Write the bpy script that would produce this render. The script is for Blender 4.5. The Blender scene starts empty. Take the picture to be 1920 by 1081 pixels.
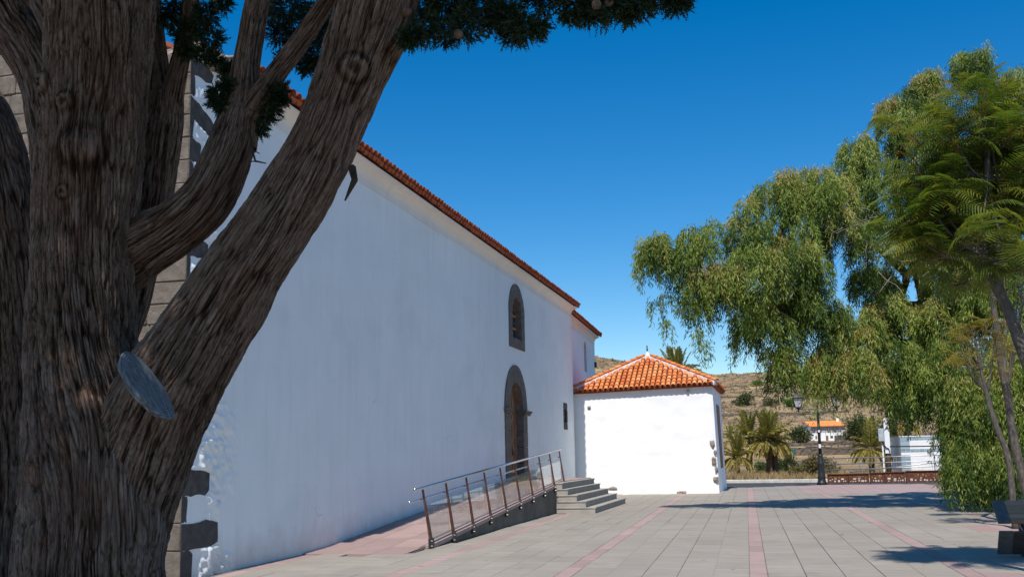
import bpy, bmesh, math, random
import numpy as np
from mathutils import Vector, Matrix
from mathutils.geometry import delaunay_2d_cdt
random.seed(7)
RNG = np.random.default_rng(11)
SC = bpy.context.scene
COL = SC.collection
rad = math.radians

# ------------------------------------------------------------------ camera, sky, sun, exposure
SUN_EL = rad(57.0)
SUN_AZ = rad(0.25)            # travel direction, turned from +Y towards +X
EXPOSURE = 0.06
def make_camera():
    yaw, pitch, roll = rad(14.487), math.atan(.131), .02
    cy, sy, cp, sp, cr, sr = math.cos(yaw), math.sin(yaw), math.cos(pitch), math.sin(pitch), math.cos(roll), math.sin(roll)
    f = Vector((-sy * cp, cy * cp, sp)); r = Vector((cy, sy, 0)); u = Vector((sy * sp, -cy * sp, cp))
    r2 = r * cr - u * sr; u2 = u * cr + r * sr
    cam = bpy.data.cameras.new("camera"); o = bpy.data.objects.new("camera", cam); COL.objects.link(o)
    o.matrix_world = Matrix(((r2.x, u2.x, -f.x, 0), (r2.y, u2.y, -f.y, 0), (r2.z, u2.z, -f.z, 1.6), (0, 0, 0, 1)))
    cam.sensor_width = 36; cam.lens = 36 * 1900 / 1920; cam.shift_y = 66 / 1920
    cam.clip_start = .05; cam.clip_end = 6000
    SC.camera = o
make_camera()
w = bpy.data.worlds.new("World"); SC.world = w; w.use_nodes = True
nt = w.node_tree; bg = nt.nodes["Background"]
sky = nt.nodes.new("ShaderNodeTexSky"); sky.sky_type = 'NISHITA'; sky.sun_disc = False
sky.sun_elevation = SUN_EL; sky.sun_rotation = math.pi + SUN_AZ
sky.altitude = 600; sky.air_density = 1.0; sky.dust_density = .25; sky.ozone_density = 2.4
hs = nt.nodes.new("ShaderNodeHueSaturation"); hs.inputs["Saturation"].default_value = 1.48; hs.inputs["Hue"].default_value = .5
nt.links.new(sky.outputs[0], hs.inputs["Color"]); nt.links.new(hs.outputs[0], bg.inputs[0])
bg.inputs[1].default_value = .130
sl = bpy.data.lights.new("sun", 'SUN'); sl.energy = 5.0; sl.angle = rad(.53); sl.color = (1, .955, .89)
so = bpy.data.objects.new("sun", sl); COL.objects.link(so)
sd = Vector((math.sin(SUN_AZ) * math.cos(SUN_EL), math.cos(SUN_AZ) * math.cos(SUN_EL), -math.sin(SUN_EL)))
so.rotation_euler = sd.to_track_quat('-Z', 'Y').to_euler(); so.location = (0, -20, 40)
SC.view_settings.view_transform = 'Standard'; SC.view_settings.look = 'None'
SC.view_settings.exposure = EXPOSURE; SC.view_settings.gamma = 1; SC.view_settings.use_curve_mapping = False
SC.render.engine = 'CYCLES'
SC.cycles.max_bounces = 8; SC.cycles.diffuse_bounces = 5; SC.cycles.transparent_max_bounces = 12

# ------------------------------------------------------------------ noise
def _hash(ix, iy, iz, seed):
    h = (ix.astype(np.int64) * 374761393 + iy.astype(np.int64) * 668265263 + iz.astype(np.int64) * 1440662683 + seed * 974634721) & 0xFFFFFFFF
    h = ((h ^ (h >> 13)) * 1274126177) & 0xFFFFFFFF
    h = ((h ^ (h >> 16)) * 2246822519) & 0xFFFFFFFF
    return ((h ^ (h >> 15)) & 0xFFFF) / 32767.5 - 1
def vnoise(x, y, z=None, seed=0):
    x = np.asarray(x, float); y = np.asarray(y, float); z = np.zeros_like(x) if z is None else np.asarray(z, float)
    ix, iy, iz = np.floor(x), np.floor(y), np.floor(z)
    fx, fy, fz = x - ix, y - iy, z - iz
    fx, fy, fz = [f * f * f * (f * (f * 6 - 15) + 10) for f in (fx, fy, fz)]
    out = 0
    for a in (0, 1):
        for b in (0, 1):
            for c in (0, 1):
                out = out + _hash(ix + a, iy + b, iz + c, seed) * (fx if a else 1 - fx) * (fy if b else 1 - fy) * (fz if c else 1 - fz)
    return out
def fbm(x, y, z=None, seed=0, octs=4):
    out, a = 0, 1.
    z = np.zeros_like(np.asarray(x, float)) if z is None else z
    for k in range(octs):
        s = 2. ** k
        out = out + a * vnoise(x * s, y * s, z * s, seed + k); a *= .5
    return out

# ------------------------------------------------------------------ materials
MAT = {}
class NB:
    """small node builder"""
    def __init__(s, name, rough=.8, spec=.3):
        s.m = bpy.data.materials.new(name); s.m.use_nodes = True; s.t = s.m.node_tree
        s.p = s.t.nodes["Principled BSDF"]; s.p.inputs["Roughness"].default_value = rough
        s.p.inputs["Specular IOR Level"].default_value = spec
        MAT[name] = s.m
    def n(s, typ, **kw):
        nd = s.t.nodes.new(typ)
        for k, v in kw.items():
            if k in nd.inputs: nd.inputs[k].default_value = v
            else: setattr(nd, k, v)
        return nd
    def l(s, a, b): s.t.links.new(a, b)
    def pos(s, scale=(1, 1, 1), kind='geo'):
        if kind == 'geo': src = s.n("ShaderNodeNewGeometry").outputs["Position"]
        else: src = s.n("ShaderNodeTexCoord").outputs["Object"]
        mp = s.n("ShaderNodeMapping"); mp.inputs["Scale"].default_value = scale
        s.l(src, mp.inputs[0]); return mp.outputs[0]
    def noise(s, vec, scale, detail=4, rough=.55, dist=0):
        nd = s.n("ShaderNodeTexNoise", Scale=scale, Detail=detail, Roughness=rough, Distortion=dist)
        s.l(vec, nd.inputs["Vector"]); return nd.outputs["Fac"]
    def ramp(s, fac, stops):
        nd = s.n("ShaderNodeValToRGB"); e = nd.color_ramp.elements
        while len(e) < len(stops): e.new(.5)
        for el, (p, c) in zip(e, stops):
            el.position = p; el.color = (c[0], c[1], c[2], 1) if hasattr(c, '__len__') else (c, c, c, 1)
        s.l(fac, nd.inputs[0]); return nd.outputs[0]
    def mix(s, fac, a, b, mode='MIX'):
        nd = s.n("ShaderNodeMix", data_type='RGBA', blend_type=mode)
        for i, v in ((6, a), (7, b)):
            if hasattr(v, 'is_linked'): s.l(v, nd.inputs[i])
            else: nd.inputs[i].default_value = (v[0], v[1], v[2], 1)
        if hasattr(fac, 'is_linked'): s.l(fac, nd.inputs[0])
        else: nd.inputs[0].default_value = fac
        return nd.outputs[2]
    def math(s, op, a, b=None):
        nd = s.n("ShaderNodeMath", operation=op)
        for i, v in ((0, a), (1, b)):
            if v is None: continue
            if hasattr(v, 'is_linked'): s.l(v, nd.inputs[i])
            else: nd.inputs[i].default_value = v
        return nd.outputs[0]
    def rnd(s): return s.n("ShaderNodeObjectInfo").outputs["Random"]
    def attr(s, name): return s.n("ShaderNodeAttribute", attribute_name=name).outputs["Fac"]
    def color(s, c):
        if hasattr(c, 'is_linked'): s.l(c, s.p.inputs["Base Color"])
        else: s.p.inputs["Base Color"].default_value = (*c, 1)
    def bump(s, h, strength, dist):
        nd = s.n("ShaderNodeBump", Strength=strength, Distance=dist); s.l(h, nd.inputs["Height"]); s.l(nd.outputs[0], s.p.inputs["Normal"])
def m_wash(name, c0, c1, bs=.35, stain=True):
    b = NB(name, .9, .15); v = b.pos()
    n1 = b.noise(v, 1.1, 5); n2 = b.noise(v, 14, 5); n3 = b.noise(b.pos((1, 3, .25)), 1.6, 5)
    c = b.mix(b.ramp(n1, [(.35, 0), (.7, 1)]), c0, c1)
    if stain: c = b.mix(b.ramp(n3, [(.5, 0), (.78, .35)]), c, (c0[0] * .82, c0[1] * .80, c0[2] * .77))
    if stain:
        vo = b.n("ShaderNodeTexVoronoi", Scale=.55, feature='DISTANCE_TO_EDGE'); ds = b.n("ShaderNodeVectorMath", operation='ADD'); b.l(v, ds.inputs[0])
        nv = b.n("ShaderNodeTexNoise", Scale=1.3, Detail=6); b.l(v, nv.inputs["Vector"]); b.l(nv.outputs["Color"], ds.inputs[1]); b.l(ds.outputs[0], vo.inputs["Vector"])
        crk = b.math('MULTIPLY', b.ramp(vo.outputs["Distance"], [(.0, 1), (.006, 0)]), b.ramp(b.noise(v, .5, 3), [(.56, 0), (.66, .30)]))
        c = b.mix(crk, c, (.25, .24, .23))
        sz = b.n("ShaderNodeSeparateXYZ"); b.l(v, sz.inputs[0]); low = b.ramp(b.math('ADD', b.math('MULTIPLY', sz.outputs[2], .9), b.math('MULTIPLY', b.noise(v, 2.4, 5), .9)), [(.45, .5), (.95, 0)])
        c = b.mix(low, c, (.52, .44, .38))
        b4 = b.ramp(b.noise(b.pos((1, .7, 1.2)), .45, 5, .6), [(.52, 0), (.60, .16)]); c = b.mix(b4, c, (.62, .64, .64))
    b.color(c)
    b.bump(b.math('ADD', b.math('MULTIPLY', n1, 1.2), b.math('MULTIPLY', n2, .45)), bs, .025)
m_wash("whitewash", (.82, .86, .855), (.87, .90, .90))
m_wash("sacristy_whitewash", (.86, .86, .85), (.89, .89, .88), .35, False)
m_wash("cornice_plaster", (.78, .745, .69), (.84, .80, .74), .5)
m_wash("plain_white", (.76, .76, .75), (.8, .8, .8), .1)
def m_stone(name, a, b_, c, scale=6, bs=.6):
    b = NB(name, .9, .2); v = b.pos()
    n1 = b.noise(v, scale, 6, .6); n2 = b.noise(v, scale * 7, 5, .65); r = b.rnd()
    col = b.ramp(n1, [(.3, a), (.5, b_), (.72, c)])
    col = b.mix(b.ramp(r, [(0, 0), (1, .55)]), col, b.mix(.5, (a[0] * .7, a[1] * .7, a[2] * .72), (c[0], c[1] * .97, c[2] * .93)))
    vo = b.n("ShaderNodeTexVoronoi", Scale=scale * 9); b.l(v, vo.inputs["Vector"])
    col = b.mix(b.ramp(vo.outputs["Distance"], [(.0, .5), (.25, 0)]), col, (a[0] * .45, a[1] * .45, a[2] * .45))
    b.color(col); b.bump(b.math('ADD', n1, b.math('MULTIPLY', n2, .6)), bs, .02)
m_stone("ashlar", (.105, .085, .068), (.17, .14, .113), (.26, .218, .18), 7, 1.3)
m_stone("dark_stone", (.055, .05, .048), (.09, .082, .078), (.15, .137, .128), 8, 1.0)
m_stone("surround_stone", (.10, .088, .078), (.16, .14, .122), (.24, .215, .19))
m_stone("rubble_stone", (.16, .13, .105), (.27, .22, .18), (.40, .36, .31), 9)
m_stone("step_stone", (.28, .255, .22), (.34, .315, .275), (.41, .38, .335), 3, .25)
m_stone("ramp_concrete", (.11, .098, .08), (.145, .13, .108), (.19, .17, .142), 2, .3)
m_stone("mortar", (.30, .27, .23), (.38, .34, .29), (.46, .42, .36), 8)
m_stone("field_stone", (.065, .05, .040), (.125, .098, .078), (.22, .18, .14), 1.6, 1.0)
def m_pave(name, a, b_, c, var):
    b = NB(name, .75, .3); v = b.pos((.8, 9, 1))
    n1 = b.noise(v, 1.5, 6, .6, .4); n2 = b.noise(b.pos(), 60, 3); n3 = b.noise(b.pos(), .35, 4); r = b.rnd()
    n5 = b.noise(b.pos((.5, 14, 1)), 2.2, 5, .65, .3); col = b.ramp(b.math("ADD", b.math("MULTIPLY", n1, .5), b.math("MULTIPLY", n5, .5)), [(.36, a), (.5, b_), (.66, c)])
    col = b.mix(b.math('MULTIPLY', r, var), col, (a[0] * .86, a[1] * .85, a[2] * .86))
    col = b.mix(b.ramp(n3, [(.45, 0), (.75, .32)]), col, (a[0] * .72, a[1] * .70, a[2] * .66))
    n4 = b.noise(b.pos(), 7.3, 5, .7)
    col = b.mix(b.ramp(n4, [(.66, 0), (.74, .3)]), col, (.10, .09, .08))
    n6 = b.noise(b.pos(), 1.1, 6, .72, .6); col = b.mix(b.ramp(n6, [(.54, 0), (.68, .30)]), col, (a[0] * .62, a[1] * .58, a[2] * .52))
    n7 = b.noise(b.pos(), 22, 3, .6); col = b.mix(b.ramp(n7, [(.70, 0), (.76, .45)]), col, (.07, .06, .05))
    b.color(col); b.bump(b.math('ADD', n1, b.math('MULTIPLY', n2, .4)), .22, .006)
m_pave("grey_slab", (.262, .230, .188), (.322, .284, .235), (.39, .348, .29), .35)
m_pave("pink_slab", (.325, .225, .20), (.39, .278, .248), (.46, .335, .30), .7)
m_pave("joint", (.15, .128, .10), (.19, .165, .132), (.23, .20, .16), .2)
b = NB("roof_tile", .8, .25); v = b.pos(); n1 = b.noise(v, 5, 5); n2 = b.noise(v, 38, 4); r = b.rnd()
c = b.ramp(r, [(0, (.52, .135, .04)), (.35, (.68, .20, .058)), (.7, (.76, .28, .09)), (1, (.78, .36, .15))])
c = b.mix(b.ramp(n1, [(.5, 0), (.75, .5)]), c, (.42, .115, .04)); c = b.mix(b.ramp(n2, [(.62, 0), (.75, .45)]), c, (.62, .42, .25))
b.color(c); b.bump(n2, .3, .006)
b = NB("pan_tile", .85, .2); n1 = b.noise(b.pos(), 7, 5)
b.color(b.ramp(n1, [(.3, (.22, .055, .028)), (.7, (.36, .10, .045))])); b.bump(n1, .3, .01)
b = NB("eave_tile", .85, .2); n1 = b.noise(b.pos(), 7, 5)
b.color(b.mix(b.math("MULTIPLY", b.rnd(), .5), b.ramp(n1, [(.3, (.26, .060, .030)), (.7, (.42, .105, .045))]), (.50, .17, .07))); b.bump(n1, .3, .008)
b = NB("corten", .75, .3); n1 = b.noise(b.pos(), 9, 6, .65); n2 = b.noise(b.pos(), 60, 3)
b.color(b.ramp(n1, [(.3, (.07, .022, .012)), (.55, (.13, .043, .02)), (.75, (.21, .08, .035))])); b.bump(n2, .25, .003)
b = NB("brown_steel", .55, .4); n1 = b.noise(b.pos(), 12, 5)
b.color(b.ramp(n1, [(.35, (.055, .018, .010)), (.7, (.17, .055, .025))]))
b = NB("steel", .22, .5); b.p.inputs["Metallic"].default_value = 1; b.color(b.ramp(b.noise(b.pos(), 30, 3), [(.3, .50), (.7, .66)]))
b = NB("galvanised", .4, .5); b.p.inputs["Metallic"].default_value = .8; b.color(b.ramp(b.noise(b.pos(), 20, 3), [(.3, .36), (.7, .52)]))
b = NB("black_iron", .45, .4); b.color(b.ramp(b.noise(b.pos(), 9, 4), [(.3, .010), (.7, .028)]))
b = NB("dark_metal", .7, .2); b.color(b.ramp(b.noise(b.pos(), 14, 4), [(.3, (.085, .08, .075)), (.7, (.14, .135, .125))]))
b = NB("lamp_glass", .25, .5); b.color((.62, .63, .64)); b.p.inputs["Transmission Weight"].default_value = .25
b = NB("window_glass", .05, .6); b.p.inputs["IOR"].default_value = 2.3; b.color(b.ramp(b.noise(b.pos(), 3, 2), [(.3, (.02, .03, .045)), (.7, (.045, .06, .085))])); b.bump(b.noise(b.pos(), 2.5, 2), .08, .02)
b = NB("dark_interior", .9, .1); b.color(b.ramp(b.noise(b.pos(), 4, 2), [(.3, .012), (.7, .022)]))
def m_glass(name):
    m = bpy.data.materials.new(name); m.use_nodes = True; t = m.node_tree; MAT[name] = m
    t.nodes.remove(t.nodes["Principled BSDF"]); out = t.nodes["Material Output"]
    tr = t.nodes.new("ShaderNodeBsdfTransparent"); tr.inputs[0].default_value = (.92, .95, .94, 1)
    gl = t.nodes.new("ShaderNodeBsdfGlossy"); gl.inputs["Roughness"].default_value = .02
    di = t.nodes.new("ShaderNodeBsdfDiffuse"); di.inputs[0].default_value = (.72, .76, .76, 1)
    lw = t.nodes.new("ShaderNodeLayerWeight"); lw.inputs[0].default_value = .5; fr = t.nodes.new("ShaderNodeMath"); fr.operation = "POWER"; fr.inputs[1].default_value = 4.5; t.links.new(lw.outputs["Facing"], fr.inputs[0])
    nz = t.nodes.new("ShaderNodeTexNoise"); nz.inputs["Scale"].default_value = 5; nz.inputs["Detail"].default_value = 5
    rp = t.nodes.new("ShaderNodeValToRGB"); rp.color_ramp.elements[0].position = .35; rp.color_ramp.elements[0].color = (.06, .06, .06, 1); rp.color_ramp.elements[1].color = (.18, .18, .18, 1)
    g = t.nodes.new("ShaderNodeNewGeometry"); t.links.new(g.outputs["Position"], nz.inputs["Vector"]); t.links.new(nz.outputs["Fac"], rp.inputs[0])
    a = t.nodes.new("ShaderNodeMixShader"); c_ = t.nodes.new("ShaderNodeMixShader")
    t.links.new(rp.outputs[0], a.inputs[0]); t.links.new(tr.outputs[0], a.inputs[1]); t.links.new(di.outputs[0], a.inputs[2])
    t.links.new(fr.outputs[0], c_.inputs[0]); t.links.new(a.outputs[0], c_.inputs[1]); t.links.new(gl.outputs[0], c_.inputs[2])
    t.links.new(c_.outputs[0], out.inputs[0])
m_glass("railing_glass")
def m_wood(name, a, b_, vec, rough=.6):
    b = NB(name, rough, .3); n1 = b.noise(b.pos(vec), 3, 6, .6, .5)
    b.color(b.mix(b.math('MULTIPLY', b.rnd(), .5), b.ramp(n1, [(.3, a), (.7, b_)]), a)); b.bump(n1, .3, .004)
m_wood("door_wood", (.15, .068, .034), (.34, .17, .085), (8, 8, .8))
m_wood("bench_wood", (.30, .145, .070), (.55, .32, .18), (.8, 9, 9))
m_wood("shaded_slat_wood", (.045, .036, .032), (.075, .06, .052), (.8, 9, 9))  # bench wood for the folded-under slats, their shade put into the colour
m_wood("pole_wood", (.13, .085, .055), (.24, .17, .115), (9, 9, .6), .85)
b = NB("bark", .92, .12); h = b.attr("bark")
cb = b.n("ShaderNodeCombineXYZ")
for k_, nm_ in enumerate(("bx", "by", "bs")): b.l(b.attr(nm_), cb.inputs[k_])
def bvec(sz):
    mp = b.n("ShaderNodeMapping"); mp.inputs["Scale"].default_value = (1, 1, sz); b.l(cb.outputs[0], mp.inputs[0]); return mp.outputs[0]
n1 = b.noise(bvec(.07), 120, 5, .6, .3); n2 = b.noise(b.pos(), 2.6, 5); n3 = b.noise(bvec(.10), 300, 4, .6); n4 = b.noise(bvec(.5), 45, 5, .65, .6)
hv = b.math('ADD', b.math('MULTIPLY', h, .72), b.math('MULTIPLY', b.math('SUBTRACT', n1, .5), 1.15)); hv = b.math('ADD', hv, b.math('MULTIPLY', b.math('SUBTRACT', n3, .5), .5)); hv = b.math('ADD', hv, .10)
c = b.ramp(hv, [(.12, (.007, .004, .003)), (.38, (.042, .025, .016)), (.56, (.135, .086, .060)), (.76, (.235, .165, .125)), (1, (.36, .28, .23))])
c = b.mix(b.ramp(n4, [(.52, 0), (.70, .6)]), c, (.045, .026, .017)); c = b.mix(b.ramp(n2, [(.50, 0), (.74, .55)]), c, (.115, .058, .034))
c = b.mix(b.ramp(b.noise(b.pos(), 5, 5, .7), [(.62, 0), (.72, .35)]), c, (.20, .19, .165))
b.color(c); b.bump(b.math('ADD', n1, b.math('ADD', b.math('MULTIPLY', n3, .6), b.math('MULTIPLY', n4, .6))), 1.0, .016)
b = NB("smooth_bark", .85, .2); n1 = b.noise(b.pos((1, 1, .4)), 22, 5); b.color(b.ramp(n1, [(.3, (.055, .046, .038)), (.55, (.11, .094, .078)), (.75, (.19, .165, .14))])); b.bump(n1, .5, .01)
b = NB("dark_bark", .9, .15); n1 = b.noise(b.pos((1, 1, .4)), 9, 5); b.color(b.ramp(n1, [(.3, (.028, .019, .013)), (.7, (.085, .058, .042))])); b.bump(n1, .8, .05)
b = NB("palm_bark", .95, .1); n1 = b.noise(b.pos((1, 1, 3)), 6, 5); b.color(b.ramp(n1, [(.3, (.045, .033, .024)), (.7, (.15, .11, .08))])); b.bump(n1, .8, .05)
b = NB("dead_wood", .9, .1); b.color(b.ramp(b.noise(b.pos(), 6, 3), [(.3, (.16, .125, .105)), (.7, (.33, .28, .245))]))
b = NB("sawn_wood", .85, .2); n1 = b.noise(b.pos((3, 3, 1)), 14, 6); n2 = b.noise(b.pos(), 90, 4)
wv = b.n("ShaderNodeTexWave", wave_type='RINGS', rings_direction='SPHERICAL', Scale=26, Distortion=3.5, Detail=3); mp = b.n("ShaderNodeMapping"); mp.inputs["Location"].default_value = (2.684, -3.93, -1.947)
b.l(b.n("ShaderNodeNewGeometry").outputs["Position"], mp.inputs[0]); b.l(mp.outputs[0], wv.inputs["Vector"])
c = b.ramp(n1, [(.3, (.10, .115, .125)), (.55, (.20, .22, .235)), (.8, (.36, .385, .40))]); c = b.mix(b.ramp(wv.outputs["Fac"], [(.2, .45), (.6, 0)]), c, (.05, .045, .042))
b.color(c); b.bump(b.math('ADD', n2, wv.outputs["Fac"]), .5, .004)
b = NB("cone_scale", .85, .2); b.color(b.ramp(b.noise(b.pos(), 40, 4), [(.3, (.07, .045, .03)), (.7, (.19, .13, .088))])); b.bump(b.noise(b.pos(), 60, 3), .5, .006)
def m_leaf(name, stops, trans=.35, rough=.5, spec=.35):
    b = NB(name, rough, spec); c = b.ramp(b.attr("tint"), stops); b.color(c)
    tl = b.n("ShaderNodeBsdfTranslucent"); cm = b.mix(1.0, c, (1.25, 1.35, .75), 'MULTIPLY'); b.l(cm, tl.inputs[0])
    mx = b.n("ShaderNodeMixShader"); mx.inputs[0].default_value = trans; out = b.t.nodes["Material Output"]
    b.l(b.p.outputs[0], mx.inputs[1]); b.l(tl.outputs[0], mx.inputs[2]); b.l(mx.outputs[0], out.inputs[0])
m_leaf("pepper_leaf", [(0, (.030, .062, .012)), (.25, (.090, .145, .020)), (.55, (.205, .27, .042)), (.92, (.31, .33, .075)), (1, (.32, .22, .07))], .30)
m_leaf("cypress_leaf", [(0, (.010, .022, .008)), (.6, (.022, .044, .014)), (1, (.05, .07, .022))], .15)
m_leaf("fern_leaf", [(0, (.045, .085, .014)), (.4, (.115, .165, .022)), (.75, (.25, .24, .032)), (1, (.26, .12, .035))], .42)
m_leaf("palm_leaf", [(0, (.075, .09, .02)), (.4, (.26, .235, .05)), (.8, (.42, .33, .10)), (1, (.44, .32, .14))], .25, .4, .4)
m_leaf("dry_frond", [(0, (.10, .06, .035)), (1, (.24, .15, .085))], .1)
m_leaf("bush_leaf", [(0, (.028, .045, .014)), (.5, (.065, .085, .024)), (.9, (.12, .125, .04)), (1, (.20, .15, .08))], .25)
m_leaf("creeper_leaf", [(0, (.05, .11, .014)), (1, (.14, .22, .03))], .3)
m_leaf("olive_bush_leaf", [(0, (.06, .055, .02)), (.5, (.14, .115, .042)), (1, (.26, .19, .085))], .2)
m_leaf("scrub_leaf", [(0, (.030, .036, .016)), (.4, (.075, .078, .030)), (.7, (.14, .13, .05)), (1, (.21, .22, .16))], .15)
m_leaf("agave_leaf", [(0, (.12, .15, .11)), (1, (.24, .28, .22))], .1)
m_leaf("straw", [(0, (.22, .145, .062)), (.6, (.36, .25, .115)), (1, (.48, .36, .19))], .25)
b = NB("hill_soil", .95, .1); v = b.pos()
n1 = b.noise(v, .06, 6, .62); n2 = b.noise(b.pos((.35, 1.6, 1.6)), .11, 6, .65); n3 = b.noise(v, .9, 5, .6); n4 = b.noise(b.pos((.5, 1, 1)), .35, 5, .7)
c = b.ramp(n1, [(.3, (.17, .115, .072)), (.5, (.295, .205, .112)), (.68, (.40, .295, .155))])
c = b.mix(b.ramp(n2, [(.50, 0), (.64, .75)]), c, (.115, .080, .058)); c = b.mix(b.ramp(n3, [(.5, 0), (.72, .5)]), c, (.40, .29, .16))
c = b.mix(b.ramp(n4, [(.58, 0), (.7, .8)]), c, (.075, .06, .045))
b.color(c); b.bump(b.math('ADD', n3, n4), .8, .5)
b = NB("asphalt", .9, .25); n1 = b.noise(b.pos(), 2, 5); b.color(b.ramp(n1, [(.3, .048), (.7, .068)])); b.bump(b.noise(b.pos(), 70, 3), .4, .01)
b = NB("kerb_white", .8, .2); n1 = b.noise(b.pos(), 3, 5); b.color(b.ramp(n1, [(.3, (.42, .39, .34)), (.6, (.62, .59, .53))]))
b = NB("blue_tile", .45, .4); b.color(b.mix(b.rnd(), (.24, .32, .37), (.33, .41, .46)))
b = NB("green_paint", .5, .35); b.color(b.ramp(b.noise(b.pos(), 5, 3), [(.3, (.03, .10, .06)), (.7, (.06, .16, .10))]))
b = NB("box_grey", .5, .35); b.color(b.ramp(b.noise(b.pos(), 5, 3), [(.3, (.35, .38, .41)), (.7, (.46, .49, .52))]))
b = NB("lilac_wall", .85, .2); b.color(b.ramp(b.noise(b.pos(), 2, 3), [(.3, (.34, .32, .36)), (.7, (.42, .40, .43))]))
b = NB("shutter_dark", .6, .3); b.color(b.ramp(b.noise(b.pos(), 5, 3), [(.3, (.035, .04, .045)), (.7, (.07, .07, .075))]))
b = NB("bright_tile", .8, .2); b.color(b.ramp(b.noise(b.pos(), 1.5, 4), [(.3, (.62, .20, .055)), (.7, (.74, .29, .085))]))
b = NB("cable", .7, .2); b.color((.02, .02, .022))
b = NB("lead_pipe", .6, .3); b.color(b.ramp(b.noise(b.pos(), 20, 3), [(.3, (.10, .10, .08)), (.7, (.2, .2, .17))]))
b = NB("ochre_soil", .95, .1); n1 = b.noise(b.pos(), 12, 6, .7); b.color(b.ramp(n1, [(.3, (.16, .07, .03)), (.6, (.34, .16, .065)), (.8, (.45, .27, .13))])); b.bump(n1, .8, .03)
b = NB("sticker", .5, .3); b.color((.7, .7, .72))

# ------------------------------------------------------------------ object helpers
def link(name, me, mat=None, parent=None, loc=None):
    o = bpy.data.objects.new(name, me); COL.objects.link(o)
    if mat and me is not None and not me.materials: me.materials.append(MAT[mat])
    if parent is not None: o.parent = parent
    if loc is not None: o.location = loc
    return o
def tag(o, label=None, cat=None, group=None, kind=None):
    if label: o["label"] = label
    if cat: o["category"] = cat
    if group: o["group"] = group
    if kind: o["kind"] = kind
    return o
def thing(name, loc, label, cat, group=None, rot=(0, 0, 0)):
    o = bpy.data.objects.new(name, None); COL.objects.link(o); o.location = loc; o.rotation_euler = rot
    o.empty_display_size = .3
    return tag(o, label, cat, group)
def root_loc(p):
    while p is not None and p.parent is not None: p = p.parent
    return Vector(p.location) if p is not None else Vector((0, 0, 0))
class MB:
    def __init__(s): s.v = []; s.f = []
    def add(s, vs, fs):
        n = len(s.v); s.v += [tuple(v) for v in vs]; s.f += [tuple(i + n for i in f) for f in fs]; return s
    def hexa(s, p):      # 8 points: bottom 4 ccw, top 4 ccw
        return s.add(p, [(3, 2, 1, 0), (4, 5, 6, 7), (0, 1, 5, 4), (1, 2, 6, 5), (2, 3, 7, 6), (3, 0, 4, 7)])
    def box(s, x0, x1, y0, y1, z0, z1):
        return s.hexa([(x0, y0, z0), (x1, y0, z0), (x1, y1, z0), (x0, y1, z0), (x0, y0, z1), (x1, y0, z1), (x1, y1, z1), (x0, y1, z1)])
    def bar(s, a, b, w_, h_=None, up=(0, 0, 1)):
        a, b = Vector(a), Vector(b); d = (b - a).normalized(); h_ = h_ or w_
        u = Vector(up)
        if abs(d.dot(u)) > .98: u = Vector((1, 0, 0))
        r = d.cross(u).normalized(); u = r.cross(d)
        q = [(-1, -1), (1, -1), (1, 1), (-1, 1)]
        return s.hexa([a + r * x * w_ / 2 + u * y * h_ / 2 for x, y in q] + [b + r * x * w_ / 2 + u * y * h_ / 2 for x, y in q])
    def tube(s, pts, rs, n=8, cap=True):
        pts = [Vector(p) for p in pts]; rs = rs if hasattr(rs, '__len__') else [rs] * len(pts)
        V = []; ref = None
        for i, p in enumerate(pts):
            d = (pts[min(i + 1, len(pts) - 1)] - pts[max(i - 1, 0)]).normalized()
            if ref is None: ref = Vector((1, 0, 0)) if abs(d.x) < .8 else Vector((0, 1, 0))
            a = (ref - d * ref.dot(d)).normalized(); b_ = d.cross(a); ref = a
            V += [p + (a * math.cos(t) + b_ * math.sin(t)) * rs[i] for t in [2 * math.pi * k / n for k in range(n)]]
        F = [(i * n + k, i * n + (k + 1) % n, (i + 1) * n + (k + 1) % n, (i + 1) * n + k) for i in range(len(pts) - 1) for k in range(n)]
        if cap: F += [tuple(range(n - 1, -1, -1)), tuple((len(pts) - 1) * n + k for k in range(n))]
        return s.add(V, F)
    def lathe(s, c, prof, n=12):
        c = Vector(c); V = []; m = len(prof)
        for r, z in prof: V += [c + Vector((r * math.cos(2 * math.pi * k / n), r * math.sin(2 * math.pi * k / n), z)) for k in range(n)]
        F = [(i * n + k, i * n + (k + 1) % n, (i + 1) * n + (k + 1) % n, (i + 1) * n + k) for i in range(m - 1) for k in range(n)]
        F += [tuple(range(n - 1, -1, -1)), tuple((m - 1) * n + k for k in range(n))]
        return s.add(V, F)
    def prism_x(s, poly, x0, x1):   # poly in (y, z) ccw seen from +x
        n = len(poly)
        return s.add([(x0, y, z) for y, z in poly] + [(x1, y, z) for y, z in poly],
                     [tuple(range(n - 1, -1, -1)), tuple(range(n, 2 * n))] + [(k, (k + 1) % n, n + (k + 1) % n, n + k) for k in range(n)])
    def build(s, name, mat, parent=None, smooth=False, bevel=0, jitter=0):
        off = root_loc(parent)
        me = bpy.data.meshes.new(name)
        me.from_pydata([(v[0] - off.x, v[1] - off.y, v[2] - off.z) for v in s.v], [], s.f)
        if bevel:
            bm = bmesh.new(); bm.from_mesh(me)
            bmesh.ops.bevel(bm, geom=list(bm.edges), offset=bevel, segments=1, affect='EDGES', profile=.5)
            bm.to_mesh(me); bm.free()
        if jitter:
            for v in me.vertices: v.co += Vector((random.uniform(-1, 1), random.uniform(-1, 1), random.uniform(-1, 1))) * jitter
        me.update()
        if smooth: me.shade_smooth()
        return link(name, me, mat, parent)
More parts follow.
